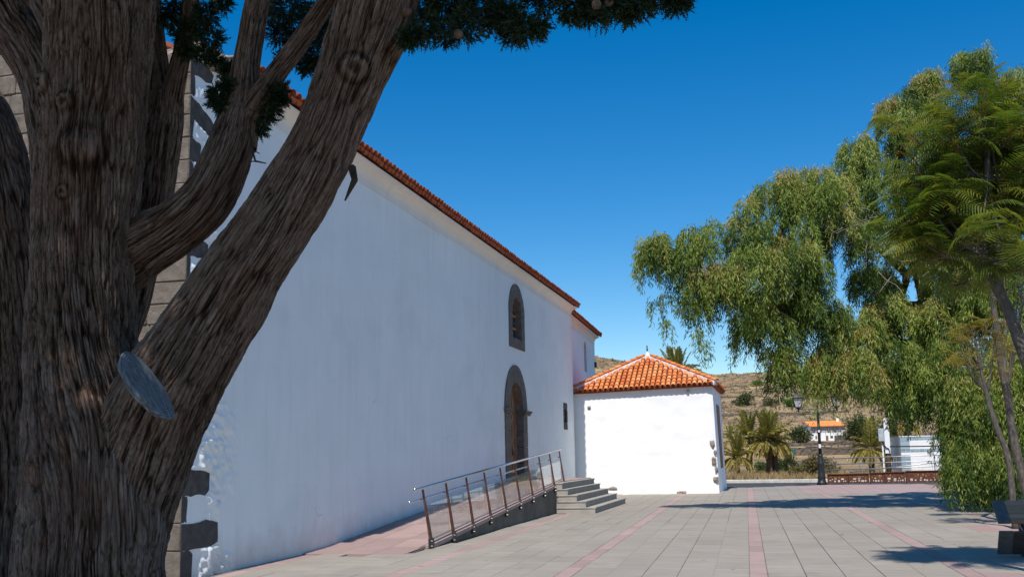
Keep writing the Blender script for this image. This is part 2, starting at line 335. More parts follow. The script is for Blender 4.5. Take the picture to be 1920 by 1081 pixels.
def mesh_np(name, V, F, attrs=None, smooth=False):
    me = bpy.data.meshes.new(name); V = np.asarray(V, np.float32); F = np.asarray(F, np.int32); k = F.shape[1]
    me.vertices.add(len(V)); me.vertices.foreach_set("co", V.ravel())
    me.loops.add(F.size); me.polygons.add(len(F))
    me.loops.foreach_set("vertex_index", F.ravel()); me.polygons.foreach_set("loop_start", np.arange(len(F), dtype=np.int32) * k)
    me.update(calc_edges=True)
    for an, (dom, vals) in (attrs or {}).items():
        at = me.attributes.new(an, 'FLOAT', dom); at.data.foreach_set("value", np.asarray(vals, np.float32).ravel())
    me.polygons.foreach_set("use_smooth", np.full(len(F), smooth)); me.update()
    return me
def put_np(name, me, mat, parent):
    off = root_loc(parent)
    if parent is not None: me.transform(Matrix.Translation(-off))
    return link(name, me, mat, parent)
def stone_block(x0, x1, y0, y1, z0, z1, bev=.012, jit=.006):
    """rough hewn block with chamfered, uneven edges"""
    m = MB().box(x0, x1, y0, y1, z0, z1)
    return m, bev, jit
def boulder(name, c, s, mat, parent, seed, flat=.0):
    bm = bmesh.new(); bmesh.ops.create_icosphere(bm, subdivisions=2, radius=1)
    co = np.array([v.co[:] for v in bm.verts]); d = 1 + .42 * fbm(co[:, 0] * 1.7 + seed, co[:, 1] * 1.7, co[:, 2] * 1.7, seed, 3); d = d * np.minimum(1, .72 / np.maximum(np.abs(co).max(1), .01))
    off = root_loc(parent)
    for v, k in zip(bm.verts, d): v.co = Vector((v.co.x * s[0] * k + c[0] - off.x, v.co.y * s[1] * k + c[1] - off.y, v.co.z * s[2] * k + c[2] - off.z))
    me = bpy.data.meshes.new(name); bm.to_mesh(me); bm.free()
    return link(name, me, mat, parent)

# ------------------------------------------------------------------ terrain
TY = [-900, 57.2, 58.6, 62, 80, 120, 198.5, 201, 258, 260.5, 330, 380, 420, 520, 600, 700, 780, 1200]
TZ = [-.10, -.10, .02, -.02, -.25, -.4, .1, 1.8, 2.2, 3.3, 3.9, 5.0, 9, 27, 39, 55, 58, 30]
def terrain_z(x, y):
    x = np.asarray(x, float); y = np.asarray(y, float)
    z = np.interp(y, TY, TZ)
    far = np.clip((y - 420) / 200, 0, 1)
    z = z + far * np.clip(-x - 40, 0, 140) * .20 * np.clip(y / 700, 0, 1) - far * np.clip(x - 10, 0, 400) * .03
    amp = np.clip((y - 60) / 30, 0, 1) * .10 + far * 1.1
    z = z + amp * fbm(x * .07, y * .07, None, 3, 4) + far * 1.6 * fbm(x * .02, y * .02, None, 9, 3)
    st = 3.2; q = np.floor(z / st) * st + st * np.clip((z / st - np.floor(z / st)) * 2.2 - 1.2, 0, 1) ** 1
    return z + (q - z) * far * .55
def build_terrain():
    ys = np.concatenate([np.linspace(-900, 40, 12), np.linspace(50, 130, 60), np.linspace(131.5, 420, 150), np.linspace(422, 800, 190), np.linspace(830, 1200, 10)])
    xs = np.concatenate([np.linspace(-900, -260, 12), np.linspace(-250, -60, 96), np.linspace(-58, 110, 130), np.linspace(114, 260, 40), np.linspace(300, 900, 10)])
    X, Y = np.meshgrid(xs, ys); Z = terrain_z(X, Y)
    V = np.stack([X, Y, Z], -1).reshape(-1, 3); nx, ny = len(xs), len(ys)
    i = np.arange((ny - 1) * (nx - 1)); a = (i // (nx - 1)) * nx + i % (nx - 1)
    F = np.stack([a, a + 1, a + nx + 1, a + nx], -1)
    o = link("hillside_terrain", mesh_np("hillside_terrain", V, F, smooth=True), "hill_soil")
    tag(o, "dry straw coloured hillside rising behind the plaza", None, None, "structure")
build_terrain()

# ------------------------------------------------------------------ plaza paving
TH = rad(1.7); CU, SU = math.cos(TH), math.sin(TH)
def uv2w(u, v): return (u * CU - v * SU, u * SU + v * CU)
road = MB().add([(-60, 44, -.05), (80, 44, -.05), (80, 57.6, -.05), (-60, 57.6, -.05)], [(0, 1, 2, 3)]).build("road", "asphalt"); tag(road, "dark asphalt road behind the plaza", None, None, "structure")
plaza = MB()
poly = [(-30, -40), (14, -40), (14, 50.3), (1.75, 50.3), (-2.45, 47.35), (-30, 47.35)]
plaza.add([(x, y, -.022) for x, y in poly], [tuple(range(6))])
plaza.add([(x, y, -.022) for x, y in poly] + [(x, y, -.2) for x, y in poly], [(k, (k + 1) % 6, 6 + (k + 1) % 6, 6 + k) for k in range(6)])
plaza = plaza.build("plaza_ground", "joint"); tag(plaza, "stone paved plaza with red stripes in front of the church", None, None, "structure")
fore = MB().add([(-8.0, -38, -.012), (13.9, -38, -.012), (13.9, 11.2, -.012), (-8.0, 11.2, -.012)], [(0, 1, 2, 3)]).build("slab_bed", "grey_slab", plaza)
fore["kind"] = "stuff"
def slab_mesh(name, w_, l_, mat, t=.022):
    m = MB(); b_ = .004
    w2, l2 = w_ / 2, l_ / 2
    top = [(-w2 + b_, -l2 + b_, 0), (w2 - b_, -l2 + b_, 0), (w2 - b_, l2 - b_, 0), (-w2 + b_, l2 - b_, 0)]
    mid = [(-w2, -l2, -b_), (w2, -l2, -b_), (w2, l2, -b_), (-w2, l2, -b_)]
    bot = [(x, y, -t) for x, y, z in mid]
    m.add(bot + mid + top, [(8, 9, 10, 11)] + [(4 + k, 4 + (k + 1) % 4, 8 + (k + 1) % 4, 8 + k) for k in range(4)] + [(k, (k + 1) % 4, 4 + (k + 1) % 4, 4 + k) for k in range(4)])
    me = bpy.data.meshes.new(name); me.from_pydata(m.v, [], m.f); me.materials.append(MAT[mat]); me.update(); return me
def pave():
    slabs = []        # (dist, u0, u1, v0, v1, mat)
    cols = []
    S0 = [-7.45, -4.98, -2.60, -.04, 2.61, 5.2, 7.8]
    for k, s0 in enumerate(S0[:-1]):
        cols.append((s0, s0 + .235, 'pink_slab')); wc = (S0[k + 1] - s0 - .235) / 5
        for j in range(5): cols.append((s0 + .235 + j * wc, s0 + .235 + (j + 1) * wc, 'grey_slab'))
    rr = random.Random(5)
    for u0, u1, mt in cols:
        L = 1.2 if mt == 'pink_slab' else 1.0
        v = 11.2 - rr.random() * L
        while v < 51:
            ln = L * (rr.choice([.5, 1, 1, 1, 1.5]) if mt == 'pink_slab' else rr.choice([.8, 1, 1, 1.2]))
            a, b_ = max(v, 11.2), v + ln; v += ln
            uc = (u0 + u1) / 2
            x, y = uv2w(uc, (a + b_) / 2)
            lim = 50.25 if x > 1.75 else 47.35 + max(0, x + 2.45) * (2.95 / 4.2)
            if y > lim: continue
            xe, ye = uv2w(uc, b_)
            if ye > lim: b_ -= (ye - lim)
            if b_ - a < .08: continue
            x0 = uv2w(u0, a)[0]; x1 = uv2w(u1, b_)[0]
            if y < 16.45:
                if x0 < -8.0: continue
            elif y < 28.15 and x0 < -6.13:
                if x1 > -6.0: u0b = u0 + (-6.13 - x0)
                else: continue
                if u1 - u0b < .08: continue
                slabs.append((y, u0b, u1, a, b_, mt)); continue
            if 28.15 <= y < 34 and x0 < -6.0: continue
            if y >= 41.3 and x1 < -2.3: continue
            m2 = mt
            if y > 40.2 and uc > 2.35 - (y - 40.2) * .06: m2 = 'pink_slab'
            if 20.9 < y < 23.2 and 3.3 < x < 4.6 and (math.hypot((x - 4.42) / 1.0, y - 22.1) < 1.05): m2 = 'pink_slab'
            if y < 14.35 and x > 2.55 and y > 13.85: m2 = 'pink_slab'
            slabs.append((y, u0, u1, a, b_, m2))
    def vis(s):
        y = s[0]; x = uv2w((s[1] + s[2]) / 2, y)[0]
        return y > 13.2 and x < y * .26 + .3
    near = sorted([s for s in slabs if vis(s)], key=lambda s: s[0])
    single, rest = near[:300], near[300:] + [s for s in slabs if not vis(s)]
    cache = {}
    for (y, u0, u1, a, b_, mt) in single:
        key = (round(u1 - u0, 2), round(b_ - a, 2), mt)
        if key not in cache: cache[key] = slab_mesh("paving_slab", key[0] - .005, key[1] - .005, mt)
        x, yy = uv2w((u0 + u1) / 2, (a + b_) / 2)
        o = link("paving_slab", cache[key], None, plaza, (x, yy, random.uniform(-.002, .002)))
        o.rotation_euler = (random.uniform(-.0015, .0015), random.uniform(-.0015, .0015), TH)
    for mt in ('grey_slab', 'pink_slab'):
        m = MB()
        for (y, u0, u1, a, b_, m2) in rest:
            if m2 != mt: continue
            g = .0035; q = [uv2w(u0 + g, a + g), uv2w(u1 - g, a + g), uv2w(u1 - g, b_ - g), uv2w(u0 + g, b_ - g)]; z = random.uniform(-.002, .002)
            m.add([(x, yy, z) for x, yy in q] + [(x, yy, -.021) for x, yy in q], [(0, 1, 2, 3), (0, 4, 5, 1), (1, 5, 6, 2), (2, 6, 7, 3), (3, 7, 4, 0)])
        o = m.build("paving_field", mt, plaza); o["kind"] = "stuff"
pave()
k_ = MB().hexa([(-40, 62.7, -.1), (1.95, 55.95, -.1), (2.05, 56.3, -.1), (-40, 63.05, -.1), (-40, 62.7, .12), (1.95, 55.95, .12), (2.05, 56.3, .12), (-40, 63.05, .12)])
k_.hexa([(1.952, 55.95, -.1), (60, 55.95, -.1), (60, 56.3, -.1), (2.052, 56.3, -.1), (1.952, 55.95, .12), (60, 55.95, .12), (60, 56.3, .12), (2.052, 56.3, .12)])
tag(k_.build("kerb", "kerb_white", bevel=.02), "pale painted kerb along the far side of the road", None, None, "structure")
# a low sliver of asphalt up to the kerb
tag(MB().add([(-40, 57.55, -.046), (2, 57.55, -.046), (2, 57.6, -.046), (-40, 62.9, -.046)], [(0, 1, 2, 3)]).build("road_edge", "asphalt"), "asphalt strip up to the kerb", None, None, "structure")

# ------------------------------------------------------------------ church
XW, Y0, Y1, ZT = -8.1, 12.7, 41.25, 7.62
COURSES = [-.05, .39, .77, 1.14, 1.50, 1.84, 2.18, 2.52, 2.86, 3.24, 3.58, 3.87, 4.19, 4.58, 4.86, 5.24, 5.63, 5.98, 6.32, 6.66, 6.97, 7.30, 7.62]
QUO = {0: .30, 1: .96, 2: .16, 3: .72, 4: .12, 5: .35, 6: .1, 7: .55, 8: .12, 9: .62, 10: .1, 11: .45, 12: .1, 13: .56, 14: .12, 15: .5, 16: .12, 17: .32, 18: .12, 19: .68, 20: .12, 21: .62}
church = thing("church", (XW, Y0, 0), "long whitewashed church with stone corner, arched door and terracotta eaves", "church")
DOOR = dict(y0=30.76, y1=32.5, yo0=30.2, yo1=33.05, spring=3.1, zb=.86)
WIN = dict(y0=31.33, y1=32.5, yo0=30.9, yo1=32.93, spring=6.2, zb=5.42, zlow=5.08)
def arch(y0, y1, zb, spring, n=12, rise=1.0):
    c = (y0 + y1) / 2; r = (y1 - y0) / 2
    return [(y0, zb), (y1, zb)] + [(c + r * math.cos(t), spring + r * rise * math.sin(t)) for t in [math.pi * k / n for k in range(n + 1)]]
def inpoly(p, poly):
    x, y = p; c = False; j = len(poly) - 1
    for i in range(len(poly)):
        xi, yi = poly[i]; xj, yj = poly[j]
        if (yi > y) != (yj > y) and x < (xj - xi) * (y - yi) / (yj - yi) + xi: c = not c
        j = i
    return c
def wall_lumps(y, z):
    """uneven render: lumpy near the quoins, smooth elsewhere"""
    k = np.clip((14.3 - y) / .8, 0, 1) * np.clip((y - 12.70) / .12, 0, 1) * np.clip(1.25 - z / 9, .3, 1)
    inq = np.zeros_like(y)
    for i, ln in QUO.items():
        sl = np.clip((y - Y0) / max(ln, .01), 0, 1) * (.22 if i == 19 else .1 if i == 21 else 0)
        inq = np.maximum(inq, ((z > COURSES[i] - sl - .01) & (z < COURSES[i + 1] - sl + .01) & (y < Y0 + ln + .02)).astype(float))
    patch = np.clip((fbm(y * 1.7 + 3, z * 1.5, None, 24, 3) + .12) * 3, 0, 1)
    rid = 1 - np.abs(fbm(y * 6.5, z * 7.5, None, 21, 4))
    d = patch * (.014 + .060 * np.clip(rid, 0, 1) ** 2) * k * (1 - inq)
    return d + .003 * fbm(y * .35, z * .35, None, 5, 2)
def church_wall():
    holes = [arch(DOOR['y0'] - .15, DOOR['y1'] + .15, .5, DOOR['spring'], 12), arch(WIN['y0'] - .12, WIN['y1'] + .12, WIN['zb'] - .12, WIN['spring'], 12),
             [(39.28, 2.85), (39.66, 2.85), (39.66, 3.45), (39.28, 3.45)]]
    pts, edges = [], []
    def loop(ps):
        n = len(pts); pts.extend(ps); edges.extend((n + i, n + (i + 1) % len(ps)) for i in range(len(ps)))
    ys = np.unique(np.round(np.concatenate([np.arange(Y0, 14.4, .032), np.arange(14.4, Y1, .3), [Y1]]), 4)); 
    bd = [(y, -.1) for y in ys[:-1]] + [(Y1, -.1)] + [(Y1, z) for z in np.linspace(.3, ZT - .3, 24)] + [(Y1, ZT)] + [(y, ZT) for y in ys[::-1][1:-1]] + [(Y0, ZT)] + [(Y0, z) for z in np.linspace(ZT - .05, 0, 230)]
    loop(bd)
    for h in holes: loop(h)
    for y in np.arange(Y0 + .03, 14.4, .032): pts += [(y, z) for z in np.arange(-.05, ZT - .02, .032)]
    for y in np.arange(14.6, Y1 - .1, .3):
        for z in np.arange(.15, ZT - .1, .3):
            if not any(inpoly((y, z), h) for h in holes): pts.append((y, z))
    vs, es, fs, *_ = delaunay_2d_cdt([Vector(p) for p in pts], edges, [], 0, 1e-4)
    F = [f for f in fs if not any(inpoly((sum(vs[i].x for i in f) / 3, sum(vs[i].y for i in f) / 3), h) for h in holes)]
    yy = np.array([v.x for v in vs]); zz = np.array([v.y for v in vs]); d = wall_lumps(yy, zz)
    V = np.stack([XW + d, yy, zz], -1)
    o = put_np("wall", mesh_np("wall", V, np.array(F), smooth=True), "whitewash", church)
    # body behind the skin: end wall and back
    m = MB().box(-19.5, XW - .6, Y0 + .05, Y1, -.1, ZT - .02)
    m.box(XW - .6, XW - .004, Y1 - .3, Y1 - .001, -.1, ZT - .02)
    m.box(XW - .6, XW - .003, Y0 + .05, Y0 + .35, -.1, ZT - .02)
    m.build("inner_wall", "whitewash", church)
church_wall()
def surround(name_root, D, mat, blocks, xf=.035, depth=.3):
    y0, y1, a, b_, sp = D['y0'], D['y1'], D['yo0'], D['yo1'], D['spring']; c = (y0 + y1) / 2; ri = (y1 - y0) / 2
    xa, xb = XW - depth, XW + xf
    for (za, zb) in blocks:
        for (p, q) in ((a, y0), (y1, b_)):
            MB().box(xa, xb, p + random.uniform(0, .02), q, za + .004, zb - .004).build(name_root, mat, church, bevel=.012, jitter=.003)
    ra0, ra1 = (c - a), (b_ - c); n = 9
    for k in range(n):
        t0, t1 = math.pi * k / n + .006, math.pi * (k + 1) / n - .006
        ring = [t0 + (t1 - t0) * j / 3 for j in range(4)]
        po = lambda t: (c + (ra1 if math.cos(t) > 0 else ra0) * math.cos(t), sp + (ra0 + ra1) / 2 * 1.0 * math.sin(t))
        outer = [po(t) for t in ring]; inner = [(c + ri * math.cos(t), sp + ri * math.sin(t)) for t in ring]
        MB().prism_x([*outer, *inner[::-1]], xa, xb + random.uniform(-.004, .004)).build("voussoir", mat, church)
door = None
surround("jamb_stone", DOOR, "surround_stone", [(.86, 1.38), (1.38, 1.9), (1.9, 2.42), (2.42, 2.94)])
for (p, q) in ((30.12, 30.80), (32.46, 33.32)):
    m = MB().box(XW - .3, XW + .10, p + .05, q - .05, 2.945, 3.02); m.box(XW - .3, XW + .14, p, q, 3.022, 3.095)
    m.build("impost", "surround_stone", church, bevel=.012)
def church_door():
    pl = arch(DOOR['y0'] - .03, DOOR['y1'] + .03, .86, DOOR['spring'], 16)
    d = MB().prism_x(pl, XW - .32, XW - .21).build("door_leaf", "door_wood", church)
    c = (DOOR['y0'] + DOOR['y1']) / 2
    for s in (-1, 1):
        for k, (za, zb) in enumerate([(1.0, 1.45), (1.55, 2.05), (2.15, 2.65), (2.75, 3.0), (3.12, 3.5)]):
            for j in (0, 1):
                ya, yb = c + s * (.09 + .38 * j), c + s * (.41 + .38 * j)
                if k == 4 and j == 1: continue
                m = MB().box(XW - .211, XW - .19, min(ya, yb), max(ya, yb), za, zb); m.box(XW - .191, XW - .172, min(ya, yb) + .06, max(ya, yb) - .06, za + .06, zb - .06)
                m.build("door_panel", "door_wood", d, bevel=.008)
    MB().box(XW - .21, XW - .18, c - .04, c + .04, .87, 3.9).build("meeting_stile", "door_wood", d, bevel=.01)
    m = MB(); m.tube([(XW - .165, c + .16 + .07 * math.cos(t), 1.72 + .07 * math.sin(t)) for t in [math.pi * 2 * k / 12 for k in range(13)]], .012, 6)
    m.box(XW - .19, XW - .16, c + .12, c + .2, 1.76, 1.84); m.build("door_ring", "black_iron", d)
    MB().box(XW - .3, XW + .12, 30.2, 33.05, .80, .862).build("door_sill", "surround_stone", church, bevel=.01)
church_door()
surround("window_stone", WIN, "surround_stone", [(5.42, 5.82), (5.82, 6.2)], depth=.28)
for (p, q) in ((30.9, 31.55), (31.55, 32.25), (32.25, 32.93)):
    MB().box(XW - .28, XW + .035, p + .003, q - .003, 5.08, 5.417).build("sill_stone", "surround_stone", church, bevel=.012, jitter=.003)
def church_window():
    fr = MB(); pl = arch(WIN['y0'] - .02, WIN['y1'] + .02, 5.40, WIN['spring'], 12); c = (WIN['y0'] + WIN['y1']) / 2
    out = pl; inn = arch(WIN['y0'] + .07, WIN['y1'] - .07, 5.50, WIN['spring'], 12)
    n = len(out); x0, x1 = XW - .22, XW - .15
    fr.add([(x1, *p) for p in out] + [(x1, *p) for p in inn] + [(x0, *p) for p in out] + [(x0, *p) for p in inn],
           [(k, (k + 1) % n, n + (k + 1) % n, n + k) for k in range(n)] + [(n + k, n + (k + 1) % n, 3 * n + (k + 1) % n, 3 * n + k) for k in range(n)])
    f = fr.build("window_frame", "door_wood", church)
    MB().box(XW - .21, XW - .14, c - .045, c + .045, 5.45, 6.78).build("mullion", "door_wood", f)
    for z in (5.78, 6.2): MB().box(XW - .20, XW - .135, WIN['y0'] + .02, WIN['y1'] - .02, z - .025, z + .025).build("glazing_bar", "bench_wood", f)
    for s in (0, 1):
        for k, (za, zb) in enumerate(((5.48, 5.76), (5.8, 6.18), (6.22, 6.76))):
            ya, yb = (WIN['y0'] + .03, c - .04) if s == 0 else (c + .04, WIN['y1'] - .03)
            m = MB(); 
            if k < 2: m.box(XW - .19, XW - .182, ya, yb, za, zb)
            else:
                ar = [(y, z) for y, z in arch(WIN['y0'] + .03, WIN['y1'] - .03, za, WIN['spring'], 16) if (y <= c + 1e-6 if s == 0 else y >= c - 1e-6)]
                if s == 0: ar = [ar[0], (c - .04, za)] + [(min(y, c - .04), z) for y, z in ar[1:]]
                else: ar = [(c + .04, za)] + [(max(y, c + .04), z) for y, z in ar]
                m.prism_x(ar, XW - .19, XW - .182)
            m.build("pane", "window_glass", f)
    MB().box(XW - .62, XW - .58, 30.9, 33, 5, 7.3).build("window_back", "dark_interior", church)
    for z in (5.9, 6.35): MB().box(XW - .08, XW - .06, WIN['y0'] - .02, WIN['y1'] + .02, z, z + .02).build("window_bar", "brown_steel", church)
church_window()
# slit opening
for nm, b4 in (("slit_stone", (39.13, 39.80, 3.40, 3.66)), ("slit_stone", (39.13, 39.78, 2.62, 2.90)), ("slit_stone", (39.62, 39.80, 2.90, 3.40)), ("slit_stone", (39.12, 39.25, 2.90, 3.40))):
    MB().box(XW - .3, XW + .03, *b4).build(nm, "dark_stone", church, bevel=.02, jitter=.008)
MB().box(XW - .5, XW - .28, 39.1, 39.85, 2.7, 3.6).build("slit_back", "dark_interior", church)
# facade of ashlar facing the camera and quoins at the corner
MB().box(-19.5, XW - .02, Y0 + .022, Y0 + .3, -.1, 7.6).build("facade_backing", "mortar", church)
def facade():
    rr = random.Random(3); far = MB()
    for i in range(len(COURSES) - 1):
        za, zb = COURSES[i], COURSES[i + 1]
        wq = rr.uniform(.36, .6) if i % 2 else rr.uniform(.55, .8)
        # corner stone: shows on both faces; outline on the side is uneven
        ln = QUO[i]; n = 6; g = .005
        top = [(Y0 + .0 + ln * k / n, zb - g + (rr.uniform(-.018, .018) - (.22 if i == 19 else .1 if i == 21 else 0) * k / n - (.045 if k == n else 0) if k else 0)) for k in range(n + 1)]
        bot = [(Y0 + .0 + ln * k / n, za + g + (rr.uniform(-.018, .018) - (.22 if i == 19 else 0) * k / n + (.03 if k == n else 0) if k else 0)) for k in range(n + 1)]
        bot[-1] = (bot[-1][0] + rr.uniform(-.05, .03), bot[-1][1] + .02)
        poly = bot + top[::-1]
        MB().prism_x(poly, XW - wq, XW + .009).build("quoin_stone", "dark_stone", church, jitter=.003)
        MB().box(XW - wq, XW + .012, Y0 - .018 - rr.uniform(0, .012), Y0 + .02, za + g, zb - g).build("quoin_face", "ashlar", church, bevel=.012, jitter=.004)
        x = XW - wq - .008
        while x > -19:
            wd = rr.uniform(.38, .85); xa = x - wd
            if xa > -11.9:
                MB().box(xa, x, Y0 - .014 - rr.uniform(0, .016), Y0 + .02, za + g, zb - g).build("facade_stone", "ashlar", church, bevel=.016, jitter=.009)
            else: far.box(xa, x, Y0 - .02, Y0 + .02, za + g, zb - g)
            x = xa - .01
    far.build("facade_masonry", "ashlar", church)["kind"] = "stuff"
    # gable rising to the left
    for i in range(5):
        za = 7.62 + i * .36; x = -8.7 - i * 1.15 + rr.uniform(-.2, .2)
        while x > -12:
            wd = rr.uniform(.4, .8)
            MB().box(x - wd, x, Y0 - .02, Y0 + .4, za + .004, za + .352).build("facade_stone", "ashlar", church, bevel=.012, jitter=.005); x -= wd + .01
        MB().box(-19.5, x, Y0, Y0 + .4, za + .004, za + .352).build("facade_masonry", "ashlar", church)
facade()
for k, (c_, s_) in enumerate([((-8.35, 12.95, 7.72), (.36, .30, .16)), ((-8.05, 13.35, 7.70), (.22, .34, .22)), ((-8.0, 13.85, 7.80), (.20, .30, .24)), ((-8.5, 13.4, 7.86), (.4, .35, .2)), ((-7.98, 14.25, 7.62), (.16, .22, .15))]):
    boulder("coping_stone", c_, s_, "rubble_stone", church, 40 + k)
for (ya, yb) in ((14.30, 14.42), (14.72, 14.98)):
    MB().box(-8.12, -7.84, ya, yb, 7.6, 8.0).build("parapet_stub", "cornice_plaster", church, bevel=.02)
# cornice (concave plaster band) and eaves
def cornice(p0, p1, zb, out, rise, name, mat, nrm):
    p0, p1 = Vector(p0), Vector(p1); nrm = Vector(nrm); m = MB(); n = 7
    prof = [(0, -.12)] + [(out * (1 - math.cos(math.pi / 2 * k / n)), rise * math.sin(math.pi / 2 * k / n)) for k in range(n + 1)] + [(out, rise + .03), (-.25, rise + .03)]
    # concave profile: creeps up first, then flares out
    K = max(2, int((p1 - p0).length / .5)); V = []
    for j in range(K + 1):
        q = p0.lerp(p1, j / K)
        for (o_, h_) in prof: V.append((q.x + nrm.x * (o_ + .006), q.y + nrm.y * (o_ + .006), zb + h_))
    L = len(prof)
    F = [(j * L + k, (j + 1) * L + k, (j + 1) * L + k + 1, j * L + k + 1) for j in range(K) for k in range(L - 1)]
    F += [tuple(range(L)), tuple(K * L + k for k in range(L - 1, -1, -1))]
    m.add(V, F).build(name, mat, church, smooth=False)
cornice((XW, 13.9, 0), (XW, Y1, 0), 7.42, .25, .24, "cornice", "cornice_plaster", (1, 0, 0))
def barrel(name, L=.44, r0=.098, r1=.075, up=True, n=7, t=.014):
    V, F = [], []
    for (y, r) in ((0, r0), (L, r1)):
        for rr_ in (r, r - t):
            for k in range(n + 1):
                a = math.pi * k / n
                V.append((rr_ * math.cos(a), y, (rr_ * math.sin(a)) * (1 if up else -1)))
    q = n + 1
    for k in range(n):
        F += [(k, k + 1, 2 * q + k + 1, 2 * q + k), (q + k + 1, q + k, 3 * q + k, 3 * q + k + 1), (k + 1, k, q + k, q + k + 1), (2 * q + k, 2 * q + k + 1, 3 * q + k + 1, 3 * q + k)]
    F += [(0, 2 * q, 3 * q, q), (n, q + n, 3 * q + n, 2 * q + n)]
    me = bpy.data.meshes.new(name); me.from_pydata(V, [], F); me.update(); me.shade_smooth(); return me
COVER = [barrel("roof_tile", r0=.098 + d_, L=.44) for d_ in (0, .004, -.004)]
for m_ in COVER: m_.materials.append(MAT["roof_tile"])
PAN = barrel("pan_tile", r0=.09, r1=.09, up=False)
def place(me, name, pos, xa, ya, parent, mat=None, roll=0):
    xa, ya = Vector(xa).normalized(), Vector(ya).normalized(); za = xa.cross(ya)
    off = root_loc(parent)
    o = link(name, me, mat, parent)
    p = Vector(pos) - off
    o.matrix_local = Matrix(((xa.x, ya.x, za.x, p.x), (xa.y, ya.y, za.y, p.y), (xa.z, ya.z, za.z, p.z), (0, 0, 0, 1)))
    return o
def pans_mesh(parent, origin, xa, ya, n, sp, L, name, rows=1, step=.33, lens=None):
    """joined channel tiles lying between the covers"""
    xa, ya = Vector(xa).normalized(), Vector(ya).normalized(); za = xa.cross(ya); V, F = [], []
    base = [v.co.copy() for v in PAN.vertices]; fs = [tuple(p.vertices) for p in PAN.polygons]
    for i in range(n):
        for j in range(rows if lens is None else max(1, int(lens[i] / step))):
            o = Vector(origin) + xa * (i * sp) + ya * (j * step); k = len(V)
            V += [o + xa * b_.x + ya * b_.y + za * (b_.z + .012 * 0) for b_ in base]; F += [tuple(a + k for a in f) for f in fs]
    m = MB(); m.add(V, F); return m.build(name, "pan_tile", parent, smooth=True)
PANO = [barrel("channel_tile", L=.42, r0=.092 + d_, r1=.088, up=False) for d_ in (0, .005)]
for m_ in PANO: m_.materials.append(MAT["pan_tile"])
EAVE = []
for d_ in (0, .004):
    me_ = barrel("roof_tile", r0=.104 + d_, L=.44); nv = len(me_.vertices); bm_ = bmesh.new(); bm_.from_mesh(me_); bm_.verts.ensure_lookup_table()
    bm_.faces.new([bm_.verts[k] for k in range(8)]); bm_.to_mesh(me_); bm_.free(); me_.materials.append(MAT["eave_tile"]); EAVE.append(me_)
def eave_row(p0, d, up, L, parent, sp=.215):
    n = int(L / sp); d, up = Vector(d).normalized(), Vector(up).normalized(); out = Vector((-up.x, -up.y, 0)).normalized()
    for i in range(n):
        q = Vector(p0) + d * (i * sp) + Vector((0, 0, random.uniform(-.008, .008)))
        place(random.choice(EAVE), "roof_tile", q + Vector((0, 0, .07)) + out * random.uniform(.02, .04) + d * random.uniform(-.008, .008), d, up + Vector((0, 0, random.uniform(-.02, .02))), parent)
        place(random.choice(PANO), "channel_tile", q + d * sp / 2 + out * (.05 + random.uniform(-.012, .012)) + Vector((0, 0, .068)), d, up + Vector((0, 0, random.uniform(-.02, .02))), parent)
    return n
SL = math.tan(rad(24))
eave_row((-7.78, Y1 + .1, 7.735), (0, -1, 0), (-1, 0, SL), Y1 + .1 - 14.0, church)
m = MB(); xe, ze = -7.97, 7.735
m.hexa([(xe, 13.9, ze), (xe, Y1 + .15, ze), (-13.8, Y1 + .15, ze + SL * 5.97), (-13.8, 13.9, ze + SL * 5.97), (xe, 13.9, ze + .07), (xe, Y1 + .15, ze + .07), (-13.8, Y1 + .15, ze + SL * 5.97 + .07), (-13.8, 13.9, ze + SL * 5.97 + .07)])
m.hexa([(-19.8, 13.9, ze), (-13.81, 13.9, ze + SL * 5.97), (-13.81, Y1 + .15, ze + SL * 5.97), (-19.8, Y1 + .15, ze), (-19.8, 13.9, ze + .07), (-13.81, 13.9, ze + SL * 5.97 + .07), (-13.81, Y1 + .15, ze + SL * 5.97 + .07), (-19.8, Y1 + .15, ze + .07)])
m.prism_x([(13.92, 7.5), (14.1, 7.5), (14.1, 8.0), (13.92, 8.0)], -19, -8.2)
m.build("roof", "pan_tile", church)
MB().add([(XW, Y1 - .01, 7.5), (-13.8, Y1 - .01, 10.3), (-19.5, Y1 - .01, 7.5), (XW, Y1 - .3, 7.5), (-13.8, Y1 - .3, 10.3), (-19.5, Y1 - .3, 7.5)], [(0, 1, 2), (5, 4, 3)]).build("end_gable", "whitewash", church)
